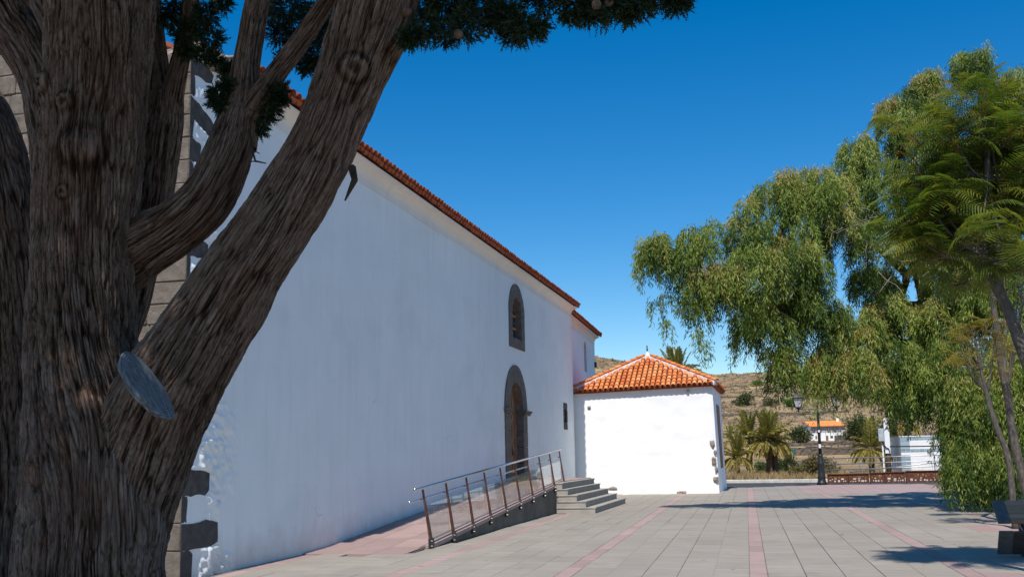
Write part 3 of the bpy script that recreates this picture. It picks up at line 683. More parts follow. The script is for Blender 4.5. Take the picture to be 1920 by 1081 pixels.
# chancel, turned slightly and set back
CA, CB = Vector((-8.40, 41.26, 0)), Vector((-8.74, 50.4, 0)); cd = (CB - CA).normalized(); cn = Vector((cd.y, -cd.x, 0))
def cpt(s, o=0, z=0): q = CA + cd * s + cn * o; return (q.x, q.y, z)
def chancel():
    m = MB(); L = (CB - CA).length; s0, s1, sp, zb = 5.45, 6.25, 6.55, 5.5
    top = 7.35
    def wallquad(a, b_, z0, z1, o=0): m.hexa([cpt(a, -.4, z0), cpt(a, o, z0), cpt(b_, o, z0), cpt(b_, -.4, z0), cpt(a, -.4, z1), cpt(a, o, z1), cpt(b_, o, z1), cpt(b_, -.4, z1)])
    wallquad(0, s0, 0, top); wallquad(s1, L, 0, top); wallquad(s0, s1, 0, zb); wallquad(s0, s1, 7.0, top)
    m.build("chancel_wall", "whitewash", church)
    mm = MB(); n = 10; c = (s0 + s1) / 2; r = (s1 - s0) / 2      # arched head infill
    for k in range(n):
        a0, a1 = math.pi * k / n, math.pi * (k + 1) / n
        p = [(c + r * math.cos(a0), sp + .4 * math.sin(a0)), (c + r * math.cos(a1), sp + .4 * math.sin(a1))]
        mm.hexa([cpt(p[0][0], -.4, p[0][1]), cpt(p[0][0], -.001, p[0][1]), cpt(p[1][0], -.001, p[1][1]), cpt(p[1][0], -.4, p[1][1]), cpt(p[0][0], -.4, 7.01), cpt(p[0][0], -.001, 7.01), cpt(p[1][0], -.001, 7.01), cpt(p[1][0], -.4, 7.01)])
    mm.build("window_head", "whitewash", church)
    f = MB(); f.hexa([cpt(s0, -.2, zb), cpt(s0, -.12, zb), cpt(s1, -.12, zb), cpt(s1, -.2, zb), cpt(s0, -.2, 7), cpt(s0, -.12, 7), cpt(s1, -.12, 7), cpt(s1, -.2, 7)]); 
    wf = f.build("window_frame", "brown_steel", church)
    MB().hexa([cpt(s0 + .12, -.12, zb + .12), cpt(s0 + .12, -.1, zb + .12), cpt(s1 - .12, -.1, zb + .12), cpt(s1 - .12, -.12, zb + .12), cpt(s0 + .12, -.12, 6.8), cpt(s0 + .12, -.1, 6.8), cpt(s1 - .12, -.1, 6.8), cpt(s1 - .12, -.12, 6.8)]).build("pane", "dark_interior", wf)
    cornice(cpt(0), cpt(L), 7.22, .25, .24, "cornice", "cornice_plaster", cn)
    m = MB(); o2, zz = .18, 7.53
    m.hexa([cpt(0, o2, zz), cpt(L + .2, o2, zz), cpt(L + .2, -5, zz + 5.3 * SL), cpt(0, -5, zz + 5.3 * SL), cpt(0, o2, zz + .07), cpt(L + .2, o2, zz + .07), cpt(L + .2, -5, zz + 5.3 * SL + .07), cpt(0, -5, zz + 5.3 * SL + .07)])
    m.build("chancel_roof", "pan_tile", church)
    eave_row(cpt(L + .15, .33, 7.53), -cd, -cn + Vector((0, 0, SL)), L + .1, church)
    for z_ in (5.0, 6.1): 
        q = cpt(L - .12, .12, z_); MB().box(q[0] - .14, q[0] - .02, q[1] - .12, q[1] + .12, z_ - .14, z_ + .14).build("wall_lantern", "black_iron", church, bevel=.02)
chancel()

# ------------------------------------------------------------------ sacristy
SX0, SX1, SY0, SY1, SZ = -8.13, -2.36, 41.5, 47.3, 4.28
sac = thing("sacristy", (SX1, SY0, 0), "small white sacristy with orange pyramid tile roof beside the church", "building", None, (0, 0, 0))
sac.rotation_euler = (0, rad(1.35) * -1, 0)
def sacristy():
    # walls: front is a lumpy grid, sides plain with a slight batter
    nx, nz = 60, 48; V = []
    xs = np.linspace(SX0, SX1, nx); zs = np.linspace(-.4, SZ + .02, nz)
    X, Z = np.meshgrid(xs, zs); d = .011 * fbm(X * 1.3, Z * 2.0, None, 31, 4) + .010 * np.clip((.95 - Z) * 8, 0, 1)
    edge = np.clip((SX1 - X) / .25, 0, 1); d = d * edge + (1 - edge) ** 2 * -.06
    X = X + (X > SX1 - .01) * (-.0)
    P = np.stack([X, SY0 - d, Z], -1).reshape(-1, 3)
    i = np.arange((nz - 1) * (nx - 1)); a = (i // (nx - 1)) * nx + i % (nx - 1)
    put_np("front_wall", mesh_np("front_wall", P, np.stack([a, a + 1, a + nx + 1, a + nx], -1), smooth=True), "sacristy_whitewash", sac)
    # east wall with rounded corner and tall window opening
    ny = 40; ys = np.linspace(SY0 + .055, SY1, ny); Yg, Zg = np.meshgrid(ys, zs); e = np.clip(1 - (Yg - SY0 - .05) / .2, 0, 1)
    P = np.stack([SX1 + .0 - .05 * e ** 2 + .012 * fbm(Yg, Zg, None, 33, 3) + .0, Yg, Zg], -1).reshape(-1, 3)
    i = np.arange((nz - 1) * (ny - 1)); a = (i // (ny - 1)) * ny + i % (ny - 1)
    yc = Yg.reshape(-1)[a]; zc = Zg.reshape(-1)[a]; keep = ~((yc > 43.6) & (yc < 45.3) & (zc > 1.05) & (zc < 3.5))
    put_np("side_wall", mesh_np("side_wall", P, np.stack([a, a + 1, a + ny + 1, a + ny], -1)[keep], smooth=True), "sacristy_whitewash", sac)
    MB().box(SX0, SX1 - .3, SY0 + .3, SY1 - .01, -.4, SZ - .02).build("inner_wall", "sacristy_whitewash", sac)
    MB().box(SX0, SX1 - .02, SY1 - .3, SY1, -.4, SZ - .02).build("back_wall", "sacristy_whitewash", sac)
    f = MB().box(SX1 - .25, SX1 + .02, 43.55, 45.5, .95, 3.62).build("window_shutter", "door_wood", sac)
    # stones left bare in the whitewash
    for k, (x, z, sx, sz) in enumerate([(-2.50, 1.93, .11, .19), (-2.42, 1.62, .08, .10), (-2.48, 1.26, .12, .20), (-2.42, .93, .07, .13), (-2.47, .54, .12, .17), (-3.85, .07, .22, .11), (-6.62, .36, .21, .09), (-7.42, 3.66, .09, .10)]):
        boulder("bare_stone", (x, SY0 + .01, z), (sx, .09, sz), "rubble_stone", sac, 60 + k)
    MB().tube([(-3.33, SY0 - .10, 4.10), (-3.33, SY0 + .1, 4.12)], .055, 10).build("vent_pipe", "lead_pipe", sac)
    # pyramid roof
    ov = .16; ex0, ex1, ey0, ey1 = SX0, SX1 + ov, SY0 - ov, SY1 + ov; ze = SZ + .02; ap = Vector(((ex0 + ex1) / 2 - .05, (ey0 + ey1) / 2, 5.83))
    c = [Vector((ex0, ey0, ze)), Vector((ex1, ey0, ze)), Vector((ex1, ey1, ze)), Vector((ex0, ey1, ze))]
    m = MB(); m.add(c + [ap] + [Vector((v.x, v.y, ze - .05)) for v in c], [(0, 1, 4), (1, 2, 4), (2, 3, 4), (3, 0, 4), (0, 5, 6, 1), (1, 6, 7, 2), (2, 7, 8, 3), (3, 8, 5, 0), (8, 7, 6, 5)])
    m.build("roof_deck", "pan_tile", sac)
    def slope(a, b_, sp=.213, step=.335):
        e = (b_ - a); L = e.length; e = e.normalized(); n = int(L / sp); nrm = e.cross((ap - a)).normalized(); up = nrm.cross(e).normalized()
        pa = (ap - a).dot(e); H = (ap - a).dot(up); lens = []
        for i in range(n):
            s = (i + .5) * sp + (L - n * sp) / 2; t = s / pa if s < pa else (L - s) / (L - pa)
            ln = H * t; lens.append(ln); rows = int((ln - .02) / step)
            for j in range(rows + 1):
                y0 = -.06 + j * step
                if y0 + .25 > ln: break
                jit = Vector((random.uniform(-.006, .006), 0, 0))
                q = a + e * s + up * y0 + nrm * (.055 + .018) + jit
                place(random.choice(COVER), "roof_tile", q, e + up * random.uniform(-.03, .03), up - nrm * .045, sac)
        pans_mesh(sac, a + e * ((L - n * sp) / 2) + nrm * .10 - up * .05, e, up - nrm * .02, n, sp, .4, "pan_course", step=.335, lens=[max(.34, l - .12) for l in lens])
    slope(c[0], c[1]); slope(c[1], c[2])
    for k in range(4):
        a = c[k]; d = (ap - a); L = d.length; d = d.normalized(); side = d.cross(Vector((0, 0, 1))).normalized(); up = side.cross(d)
        m = MB(); n = 26
        for j in range(n):   # lumpy mortar bed under the hip tiles
            p0 = a + d * (L * j / n); p1 = a + d * (L * (j + 1) / n + .01); w0 = .098 + .012 * math.sin(j * 1.9) + random.uniform(-.010, .010)
            m.hexa([p0 - side * w0 - up * .02, p0 + side * w0 - up * .02, p1 + side * w0 - up * .02, p1 - side * w0 - up * .02, p0 - side * w0 * .85 + up * .15, p0 + side * w0 * .85 + up * .15, p1 + side * w0 * .85 + up * .15, p1 - side * w0 * .85 + up * .15])
        m.build("hip_mortar", "plain_white", sac)
        if k in (0, 1):
            for j in range(int(L / .33)):
                place(COVER[0], "ridge_tile", a + d * (j * .33 - .04) + up * .175, side, d - up * .03, sac)
    mm = MB().lathe(ap + Vector((0, 0, .08)), [(.10, 0), (.10, .10), (.05, .16), (.03, .22)], 10); mm.build("finial_base", "plain_white", sac)
    mm = MB().lathe(ap + Vector((0, 0, .30)), [(.02, 0), (.035, .03), (.038, .10), (.02, .16), (.032, .20), (.028, .24), (.01, .27)], 10); mm.build("finial", "dark_stone", sac, smooth=True)
sacristy()

# ------------------------------------------------------------------ ramp, steps, railing
def ramp_z(y): return .03 + .0675 * (y - 17.4) if y < 29.5 else .847
ramp = thing("access_ramp", (-6.25, 17.4, 0), "long sloping ramp with pink paving and dark concrete side by the church wall", "ramp")
m = MB(); ys = list(np.linspace(16.45, 29.5, 9)) + [33.7]
for a, b_ in zip(ys[:-1], ys[1:]):
    za, zb = max(ramp_z(a), -.02 + .03), max(ramp_z(b_), .01)
    if a < 17.4: za = .004 + (a - 16.45) * .02
    m.hexa([(-8.14, a, -.1), (-6.2, a, -.1), (-6.2, b_, -.1), (-8.14, b_, -.1), (-8.14, a, za - .035), (-6.2, a, za - .035), (-6.2, b_, zb - .035), (-8.14, b_, zb - .035)])
m.build("ramp_body", "ramp_concrete", ramp)
yy = 16.47; kk = 0
while yy < 33.5:          # pink slabs of the ramp floor
    L = 1.0; xx = -8.08
    for j in range(3):
        w_ = (.62, .62, .62)[j]; a, b_ = yy + .003, yy + L - .003
        zf = lambda y: (.004 + (y - 16.45) * .02 if y < 17.4 else ramp_z(y))
        za, zb = zf(a), zf(b_)
        MB().hexa([(xx, a, za - .034), (xx + w_ - .006, a, za - .034), (xx + w_ - .006, b_, zb - .034), (xx, b_, zb - .034), (xx, a, za), (xx + w_ - .006, a, za), (xx + w_ - .006, b_, zb), (xx, b_, zb)]).build("ramp_slab", "pink_slab", ramp)
        xx += w_
    yy += L
m = MB(); n = 10; e0, e1 = 17.5, 29.6
for k in range(n):
    a, b_ = e0 + (e1 - e0) * k / n, e0 + (e1 - e0) * (k + 1) / n - .012
    m.hexa([(-6.21, a, ramp_z(a) - .05), (-6.10, a, ramp_z(a) - .05), (-6.10, b_, ramp_z(b_) - .05), (-6.21, b_, ramp_z(b_) - .05), (-6.21, a, ramp_z(a) + .03), (-6.10, a, ramp_z(a) + .03), (-6.10, b_, ramp_z(b_) + .03), (-6.21, b_, ramp_z(b_) + .03)])
m.build("edge_coping", "pink_slab", ramp, bevel=.006)
MB().add([(-6.19, 17.3, -.02), (-6.135, 17.3, -.02), (-6.135, 29.6, -.02), (-6.19, 29.6, -.02), (-6.19, 17.45, .01), (-6.135, 17.45, .01), (-6.135, 29.6, .79), (-6.19, 29.6, .79)], [(0, 1, 5, 4), (1, 2, 6, 5), (2, 3, 7, 6), (4, 5, 6, 7)]).build("side_wall", "ramp_concrete", ramp)
steps = thing("entrance_steps", (-5.6, 30.8, 0), "five grey stone steps at the top end of the ramp", "steps")
SXR = [-5.01, -5.27, -5.52, -5.77, -5.93]; SZT = [.165, .335, .505, .675, .845]
SYB = [33.95, 33.8, 33.65, 33.5, 33.35]
zp = 0
for i in range(5):
    xl = -6.13
    MB().box(xl, SXR[i], 28.2 + .0 * i, SYB[i], zp, SZT[i] - .035).build("riser", "step_stone", steps)
    xi = SXR[i + 1] - .02 if i < 4 else -6.13
    for k in range(5):
        ya = 28.18 + (SYB[i] + .02 - 28.18) * k / 5; yb = 28.18 + (SYB[i] + .02 - 28.18) * (k + 1) / 5
        MB().box(xi if i < 4 else xl, SXR[i] + .025, ya + .003, yb - .003, SZT[i] - .034, SZT[i]).build("tread", "step_stone", steps, bevel=.005)
    MB().box(xl, xi - .003, 28.18, 28.42, SZT[i] - .034, SZT[i]).build("tread_end", "step_stone", steps, bevel=.005) if i < 4 else None
    zp = SZT[i] - .035
rail = thing("ramp_railing", (-6.15, 17.6, 0), "steel and glass railing with ten rusty brown posts along the ramp", "railing")
RP = []
def rail_z(y): return 1.07 + .058 * (y - 17.2)
for i in range(10):
    y = 17.58 + 1.317 * i; zb = max(ramp_z(y) - .16, .0); zt = rail_z(y) - .045
    # tapered blade leaning in over the ramp
    xo, xi = -6.085, -6.20
    m = MB().hexa([(xo - .03, y - .075, zb), (xo, y - .075, zb), (xo, y + .075, zb), (xo - .03, y + .075, zb), (xi - .026, y - .20, zt), (xi, y - .20, zt), (xi, y - .145, zt), (xi - .026, y - .145, zt)])
    p = m.build("post", "brown_steel", rail, bevel=.004)
    m = MB().box(-6.13, -6.088, y - .13, y + .07, zb + .01, zb + .18)
    m.build("bracket", "black_iron", p, bevel=.004)
    for zz in (zb + .05, zb + .14): MB().tube([(-6.10, y - .11, zz), (-6.055, y - .11, zz)], .010, 6).build("bolt", "steel", p)
    RP.append((y, zt))
yA, yB = 17.0, 29.55
MB().tube([(-6.22, yA + .05, rail_z(yA)), (-6.22, yB, rail_z(yB))], .027, 10).build("handrail", "steel", rail, smooth=True)
MB().lathe((-6.22, yA + .02, rail_z(yA) - .035), [(.005, 0), (.03, .012), (.036, .035), (.03, .058), (.005, .07)], 10).build("rail_end", "steel", rail, smooth=True)
MB().tube([(-6.27, yA - .1, rail_z(yA) - .215), (-6.27, yB - .1, rail_z(yB) - .215)], .018, 8).build("lower_rail", "steel", rail, smooth=True)
MB().lathe((-6.27, yA - .12, rail_z(yA) - .245), [(.005, 0), (.022, .01), (.027, .03), (.022, .05), (.005, .06)], 10).build("rail_end", "steel", rail, smooth=True)
for i in range(9):
    a, b_ = RP[i][0] - .06, RP[i + 1][0] - .14; g = .03
    q = lambda y, dz: (y, dz)
    zb0, zb1 = max(ramp_z(a), .02) + .12, ramp_z(b_) + .12; zt0, zt1 = rail_z(a) - .32, rail_z(b_) - .32
    x0, x1 = -6.155, -6.145
    lean = -.035
    gl = MB().hexa([(x0, a, zb0), (x1, a, zb0), (x1, b_, zb1), (x0, b_, zb1), (x0 + lean, a - .06, zt0), (x1 + lean, a - .06, zt0), (x1 + lean, b_ - .06, zt1), (x0 + lean, b_ - .06, zt1)]).build("glass_pane", "railing_glass", rail)
    MB().bar((-6.15, a, zb0 - .02), (-6.15, b_, zb1 - .02), .03, .025).build("glass_channel", "galvanised", rail)
    MB().box(-6.29, -6.19, b_ + .02, b_ + .05, rail_z(b_) - .235, rail_z(b_) - .20).build("clamp", "steel", rail, bevel=.004)

# ------------------------------------------------------------------ street lamp, fences
def street_lamp(x, y):
    t = thing("street_lamp", (x, y, 0), "black iron street lamp with two glazed lanterns at the plaza edge", "street lamp")
    MB().lathe((x, y, 0), [(.23, 0), (.23, .10), (.19, .14), (.17, .30), (.19, .34), (.165, .40), (.15, .85), (.17, .95), (.17, 1.02), (.13, 1.08), (.15, 1.22), (.10, 1.3), (.12, 1.36), (.08, 1.44)], 16).build("base", "black_iron", t, smooth=True)
    MB().lathe((x, y, 1.42), [(.078, 0), (.066, 1.0), (.08, 1.03), (.066, 1.06), (.056, 2.05), (.075, 2.1), (.05, 2.15), (.05, 2.3), (.02, 2.4)], 12).build("pole", "black_iron", t, smooth=True)
    MB().box(x - .055, x + .055, y - .082, y - .074, 1.72, 1.9).build("sticker", "sticker", t)
    MB().box(x - .04, x + .045, y - .079, y - .071, 2.46, 2.56).build("sticker", "sticker", t)
    for s in (-1, 1):
        m = MB()
        m.tube([(x, y, 3.58), (x + s * .86, y, 3.58)], .022, 6)
        m.tube([(x + s * .05, y, 3.30), (x + s * .2, y, 3.28), (x + s * .45, y, 3.42), (x + s * .62, y, 3.56)], .018, 6)
        for c_, r_ in ((.22, .09), (.40, .06), (.55, .035)):
            m.tube([(x + s * (c_ + r_ * math.cos(a)), y, 3.46 + .02 * s * 0 + r_ * math.sin(a)) for a in [2 * math.pi * k / 12 for k in range(13)]], .01, 5)
        ar = m.build("arm", "black_iron", t)
        lx, lz = x + s * .88, 3.60
        MB().lathe((lx, y, lz - .16), [(.02, 0), (.05, .05), (.03, .1), (.07, .16), (.12, .18), (.13, .22)], 8).build("holder", "black_iron", ar)
        # glazed lantern: four tapering panes, iron edges, pitched cap
        b0, b1, z0, z1 = .13, .24, lz + .07, lz + .50
        c0 = [(-b0, -b0), (b0, -b0), (b0, b0), (-b0, b0)]; c1 = [(-b1, -b1), (b1, -b1), (b1, b1), (-b1, b1)]
        for k in range(4):
            k2 = (k + 1) % 4; f = .97
            MB().add([(lx + c0[k][0] * f, y + c0[k][1] * f, z0), (lx + c0[k2][0] * f, y + c0[k2][1] * f, z0), (lx + c1[k2][0] * f, y + c1[k2][1] * f, z1), (lx + c1[k][0] * f, y + c1[k][1] * f, z1)] + [(lx + c0[k][0] * .93, y + c0[k][1] * .93, z0), (lx + c0[k2][0] * .93, y + c0[k2][1] * .93, z0), (lx + c1[k2][0] * .93, y + c1[k2][1] * .93, z1), (lx + c1[k][0] * .93, y + c1[k][1] * .93, z1)],
                     [(0, 1, 2, 3), (7, 6, 5, 4), (0, 4, 5, 1), (1, 5, 6, 2), (2, 6, 7, 3), (3, 7, 4, 0)]).build("lantern_pane", "lamp_glass", t)
        m = MB()
        for k in range(4):
            m.bar((lx + c0[k][0], y + c0[k][1], z0), (lx + c1[k][0], y + c1[k][1], z1), .026)
            k2 = (k + 1) % 4
            m.bar((lx + c0[k][0], y + c0[k][1], z0), (lx + c0[k2][0], y + c0[k2][1], z0), .03); m.bar((lx + c1[k][0], y + c1[k][1], z1), (lx + c1[k2][0], y + c1[k2][1], z1), .04)
            m.bar((lx + (c0[k][0] + c0[k2][0]) / 2, y + (c0[k][1] + c0[k2][1]) / 2, z0), (lx + (c1[k][0] + c1[k2][0]) / 2, y + (c1[k][1] + c1[k2][1]) / 2, z1), .012)
        m.build("lantern_frame", "black_iron", t)
        m = MB(); e = .30
        m.hexa([(lx - e, y - e, z1 + .02), (lx + e, y - e, z1 + .02), (lx + e, y + e, z1 + .02), (lx - e, y + e, z1 + .02), (lx - .10, y - .10, z1 + .25), (lx + .10, y - .10, z1 + .25), (lx + .10, y + .10, z1 + .25), (lx - .10, y + .10, z1 + .25)])
        m.lathe((lx, y, z1 + .25), [(.11, 0), (.11, .05), (.05, .09), (.03, .14), (.05, .17), (.01, .23)], 8)
        m.build("lantern_cap", "dark_metal", t)
street_lamp(1.9, 50.55)
def perforated_fence():
    t = thing("perforated_fence", (2.2, 50.75, 0), "low rusty steel fence with square holes along the plaza edge", "fence")
    rr = random.Random(4); Yf = 50.75
    segs = [(2.20, 3.10, .46), (3.13, 4.04, .47), (4.10, 4.72, .50), (4.75, 5.62, .52), (5.68, 7.20, .56), (7.26, 8.7, .58), (8.76, 10.2, .60), (10.26, 11.7, .6)]
    for (x0, x1, h) in segs:
        holes = []; tries = 0
        want = int((x1 - x0) * 12)
        while len(holes) < want and tries < 400:
            tries += 1; s = rr.choice([.05, .07, .07, .09, .11, .13]); x = rr.uniform(x0 + .05, x1 - .05 - s); z = rr.choice([.11, .12, .13, rr.uniform(.11, h - .08 - s), rr.uniform(.11, h - .08 - s)])
            sz = s if rr.random() < .8 else s * .6
            if all(x > a + c + .03 or x + s < a - .03 or z > b_ + d + .03 or z + sz < b_ - .03 for a, b_, c, d in holes): holes.append((x, z, s, sz))
        xs = sorted({x0, x1} | {a for a, *_ in holes} | {a + c for a, b_, c, d in holes}); zs = sorted({.06, h} | {b_ for a, b_, *_ in holes} | {b_ + d for a, b_, c, d in holes})
        bm = bmesh.new(); vv = {}
        def vert(i, j):
            if (i, j) not in vv: vv[(i, j)] = bm.verts.new((xs[i] - 2.2, 0, zs[j]))
            return vv[(i, j)]
        for i in range(len(xs) - 1):
            for j in range(len(zs) - 1):
                cx, cz = (xs[i] + xs[i + 1]) / 2, (zs[j] + zs[j + 1]) / 2
                if any(a < cx < a + c and b_ < cz < b_ + d for a, b_, c, d in holes): continue
                bm.faces.new((vert(i, j), vert(i + 1, j), vert(i + 1, j + 1), vert(i, j + 1)))
        bm.normal_update(); bmesh.ops.solidify(bm, geom=list(bm.faces), thickness=.012)
        me = bpy.data.meshes.new("panel"); bm.to_mesh(me); bm.free(); link("panel", me, "corten", t)
        MB().box(x0 - .02, x1 + .02, Yf - .05, Yf + .06, h + .001, h + .03).build("top_cap", "corten", t)
        MB().box(x0 - .028, x0 - .002, Yf - .06, Yf + .06, -.02, h + .0).build("post", "black_iron", t)
perforated_fence()
def metal_railing():
    t = thing("metal_railing", (2.0, 53.5, 0), "grey tubular steel handrail behind the rusty fence", "railing")
    Y = 53.6; X0, X1 = 2.05, 11.5
    for z0, z1 in ((1.18, 1.32), (.90, 1.06), (.62, .80)):
        MB().tube([(X0, Y, z0), (X1, Y, z1)], .022, 8).build("rail", "galvanised", t, smooth=True)
    for k in range(6):
        x = 2.1 + 1.75 * k; MB().tube([(x, Y, -.05), (x, Y, 1.19 + .0148 * (x - 2.05))], .018, 8).build("post", "galvanised", t)
    MB().tube([(3.3, Y - 1.0, .52), (9.6, Y - 1.0, 1.16)], .024, 8).build("sloping_rail", "galvanised", t, smooth=True)
    for k in range(4):
        x = 3.4 + 1.9 * k; MB().tube([(x, Y - 1.0, -.05), (x, Y - 1.0, .53 + .1016 * (x - 3.4))], .018, 8).build("post", "galvanised", t)
metal_railing()

# ------------------------------------------------------------------ buildings beyond the road
def white_building():
    x0, x1, y0, y1, z0, z1 = 7.62, 19.0, 70, 80, -.4, 2.36
    t = thing("roadside_house", (x0, y0, z0), "white roadside house with blue grey corner tiles behind the fence", "house")
    MB().box(x0, x1, y0, y1, z0, z1).build("wall", "plain_white", t)
    tile = slab_mesh("wall_tile", .27, .27, "blue_tile", .03)
    def put(xc, zc, sx=1, sz=1):
        o = link("wall_tile", tile, None, t); o.location = (xc - x0, -.03, zc - z0); o.rotation_euler = (rad(90), 0, 0); o.scale = (sx, sz, 1)
    z = z1 - .15
    while z > z0 + .1:
        if not (1.35 < z < 1.62):
            put(x0 + .14, z); put(x0 + .42, z)
        z -= .285
    for zz in (z1 - .10, 1.50):
        x = x0 + .72 if zz > 2 else x0 + .14
        while x < x1 - .1: put(x, zz, 1, .62); x += .285
    for x in (10.05, 10.95): MB().box(x - .06, x + .06, y0 - .05, y0, z0, .92).build("window_frame", "green_paint", t)
    MB().box(9.99, 12.6, y0 - .06, y0, .922, 1.02).build("window_frame", "green_paint", t)
    MB().box(10.12, 10.88, y0 - .02, y0 - .005, z0, .92).build("shutter", "plain_white", t)
    for zz in (.2, .42): MB().box(10.3, 10.75, y0 - .03, y0 - .021, zz, zz + .03).build("shutter_bar", "box_grey", t)
    MB().box(x0 - .05, x1 + .05, y0 - .05, y1 + .05, z1 + .001, z1 + .06).build("roof_slab", "plain_white", t)
white_building()
def utility_pole():
    x, y = 6.03, 62
    t = thing("utility_pole", (x, y, 0), "wooden utility pole with white upper cladding and a grey meter box", "pole")
    MB().lathe((x, y, -.2), [(.15, 0), (.14, 1.9), (.13, 3.4)], 10).build("shaft", "pole_wood", t, smooth=True)
    MB().box(x - .14, x + .15, y - .20, y - .15, 1.35, 3.35).build("cladding", "plain_white", t, bevel=.02)
    MB().box(x - .46, x - .16, y - .30, y - .06, 2.05, 2.78).build("meter_box", "box_grey", t, bevel=.02)
    MB().box(x - .30, x - .22, y - .14, y - .06, -.2, 2.05).build("conduit", "plain_white", t)
    MB().tube([(x - .3, y - .2, 2.05), (x - .1, y - .26, 1.7), (x + .05, y - .22, 1.62), (x + .1, y - .2, 1.4)], .03, 6).build("cable_loop", "cable", t)
utility_pole()
def overhead(name, a, b_, sag, r, label):
    a, b_ = Vector(a), Vector(b_); n = 14; m = MB()
    pts = [a.lerp(b_, k / n) - Vector((0, 0, sag * 4 * (k / n) * (1 - k / n))) for k in range(n + 1)]
    m.tube(pts, r, 5); o = m.build(name, "cable"); tag(o, label, "cable")
overhead("overhead_cable", (6.15, 61.8, 1.75), (13.5, 66, 1.95), .1, .035, "thick black cable sagging from the wooden pole across the white house")
overhead("overhead_cable", (-3.6, 66, 3.0), (5.7, 61.8, 1.72), .05, .015, "thin overhead wire crossing in front of the palms")
overhead("overhead_cable", (-3.2, 66, 2.45), (5.75, 61.8, 1.5), .08, .012, "lower thin wire crossing in front of the hillside house")
def hill_house():
    k = 380 / 230.; Y = 380; off = lambda x: (x) * k; zc = lambda z: 1.6 + (z - 1.6) * k
    xl, xm, xr = off(5.15), off(6.9), off(14.1); zb = zc(3.6); ze = zc(6.75); zr = zc(7.9); zm = zc(5.35)
    t = thing("hillside_house", ((xl + xr) / 2, Y, zb), "distant two storey white house with orange roof on the hillside", "house")
    d = 9.0
    MB().hexa([(xm, Y, zb - 1), (xr, Y - .6, zb - 1), (xr, Y + d, zb - 1), (xl, Y + d, zb - 1), (xm, Y, zm), (xr, Y - .6, zm), (xr, Y + d, zm), (xl, Y + d, zm)]).build("lower_wall", "plain_white", t)
    MB().hexa([(xm, Y + .3, zm), (xr, Y - .3, zm), (xr, Y + d, zm), (xl, Y + d, zm), (xm, Y + .3, ze), (xr, Y - .3, ze), (xr, Y + d, ze), (xl, Y + d, ze)]).build("upper_wall", "lilac_wall", t)
    g = MB().add([(xm - .02, Y + .25, zb - .8), (xl - .02, Y + d, zb - .8), (xl - .02, Y + d, ze), (xm - .02 - (xm - xl) * .5, Y + .25 + (d - .25) * .5, zr - .1), (xm - .02, Y + .25, ze),
                  (xm + .3, Y + .25, zb - .8), (xl + .3, Y + d, zb - .8), (xl + .3, Y + d, ze), (xm + .3 - (xm - xl) * .5, Y + .25 + (d - .25) * .5, zr - .1), (xm + .3, Y + .25, ze)],
                 [(0, 4, 3, 2, 1), (5, 6, 7, 8, 9), (0, 5, 9, 4), (4, 9, 8, 3), (3, 8, 7, 2)]); g.build("gable_wall", "plain_white", t)
    rx = xr + .5
    r_ = MB().hexa([(xm - .5, Y - .7, ze), (rx, Y - 1.2, ze), (rx - 2.4, Y + d * .5, zr), (xl + 1.0, Y + d * .5, zr), (xm - .5, Y - .7, ze + .2), (rx, Y - 1.2, ze + .2), (rx - 2.4, Y + d * .5, zr + .2), (xl + 1.0, Y + d * .5, zr + .2)]).build("roof", "bright_tile", t)
    MB().hexa([(xl - .3, Y + d + .4, ze), (xl + 1.0, Y + d * .5 + .02, zr), (rx - 2.4, Y + d * .5 + .02, zr), (rx, Y + d + .4, ze), (xl - .3, Y + d + .4, ze + .2), (xl + 1.0, Y + d * .5 + .02, zr + .2), (rx - 2.4, Y + d * .5 + .02, zr + .2), (rx, Y + d + .4, ze + .2)]).build("roof", "bright_tile", t)
    MB().box(xr - 2.7, xr - 1.8, Y + 3.2, Y + 4.2, zr - .6, zr + .9).build("chimney", "plain_white", r_, bevel=.1)
    L = xr - xm
    for f, w_ in ((.06, .9), (.24, .9), (.49, .7), (.67, .95)):
        fr = MB().box(xm + L * f, xm + L * f + w_, Y - .25 - .6 * f, Y + .2 - .6 * f, zm + .5, ze - .6).build("window", "shutter_dark", t)
        MB().box(xm + L * f + w_ / 2 - .05, xm + L * f + w_ / 2 + .05, Y - .3 - .6 * f, Y - .26 - .6 * f, zm + .5, ze - .6).build("mullion", "lilac_wall", fr)
    m = MB()
    for f in np.linspace(.02, .98, 8): m.box(xm + L * f - .06, xm + L * f + .06, Y - .62 - .6 * f, Y - .5 - .6 * f, zm, ze)
    m.build("gallery_post", "door_wood", t)
    MB().box(xm + L * .43, xm + L * .43 + .85, Y - .35, Y - .2, zb - .2, zb + 1.9).build("door", "door_wood", t)
    MB().box(xm + L * .13, xm + L * .13 + .6, Y - .2, Y - .02, zb + .8, zb + 1.9).build("shutter", "door_wood", t)
    MB().box(xm + L * .56, xm + L * .56 + .9, Y - .45, Y - .32, zb + 1.0, zb + 1.8).build("window", "shutter_dark", t)
    MB().box(xm - 1.4, xm - 1.15, Y + 4.5, Y + 5.3, zb + .8, zb + 1.7).build("window", "shutter_dark", t)
    MB().hexa([(xr + .02, Y - .5, zb - 1.2), (xr + 2.6, Y - .5, zb - 1.6), (xr + 2.6, Y + 2, zb - 1.6), (xr + .02, Y + 2, zb - 1.2), (xr + .02, Y - .5, zm - .1), (xr + 2.2, Y - .5, zb + .4), (xr + 2.2, Y + 2, zb + .4), (xr + .02, Y + 2, zm - .1)]).build("stair_wall", "plain_white", t)
    MB().box(xl - 2.1, xl + .2, Y + 7, Y + 8, zb, zm + .5).build("side_wall", "plain_white", t)
hill_house()
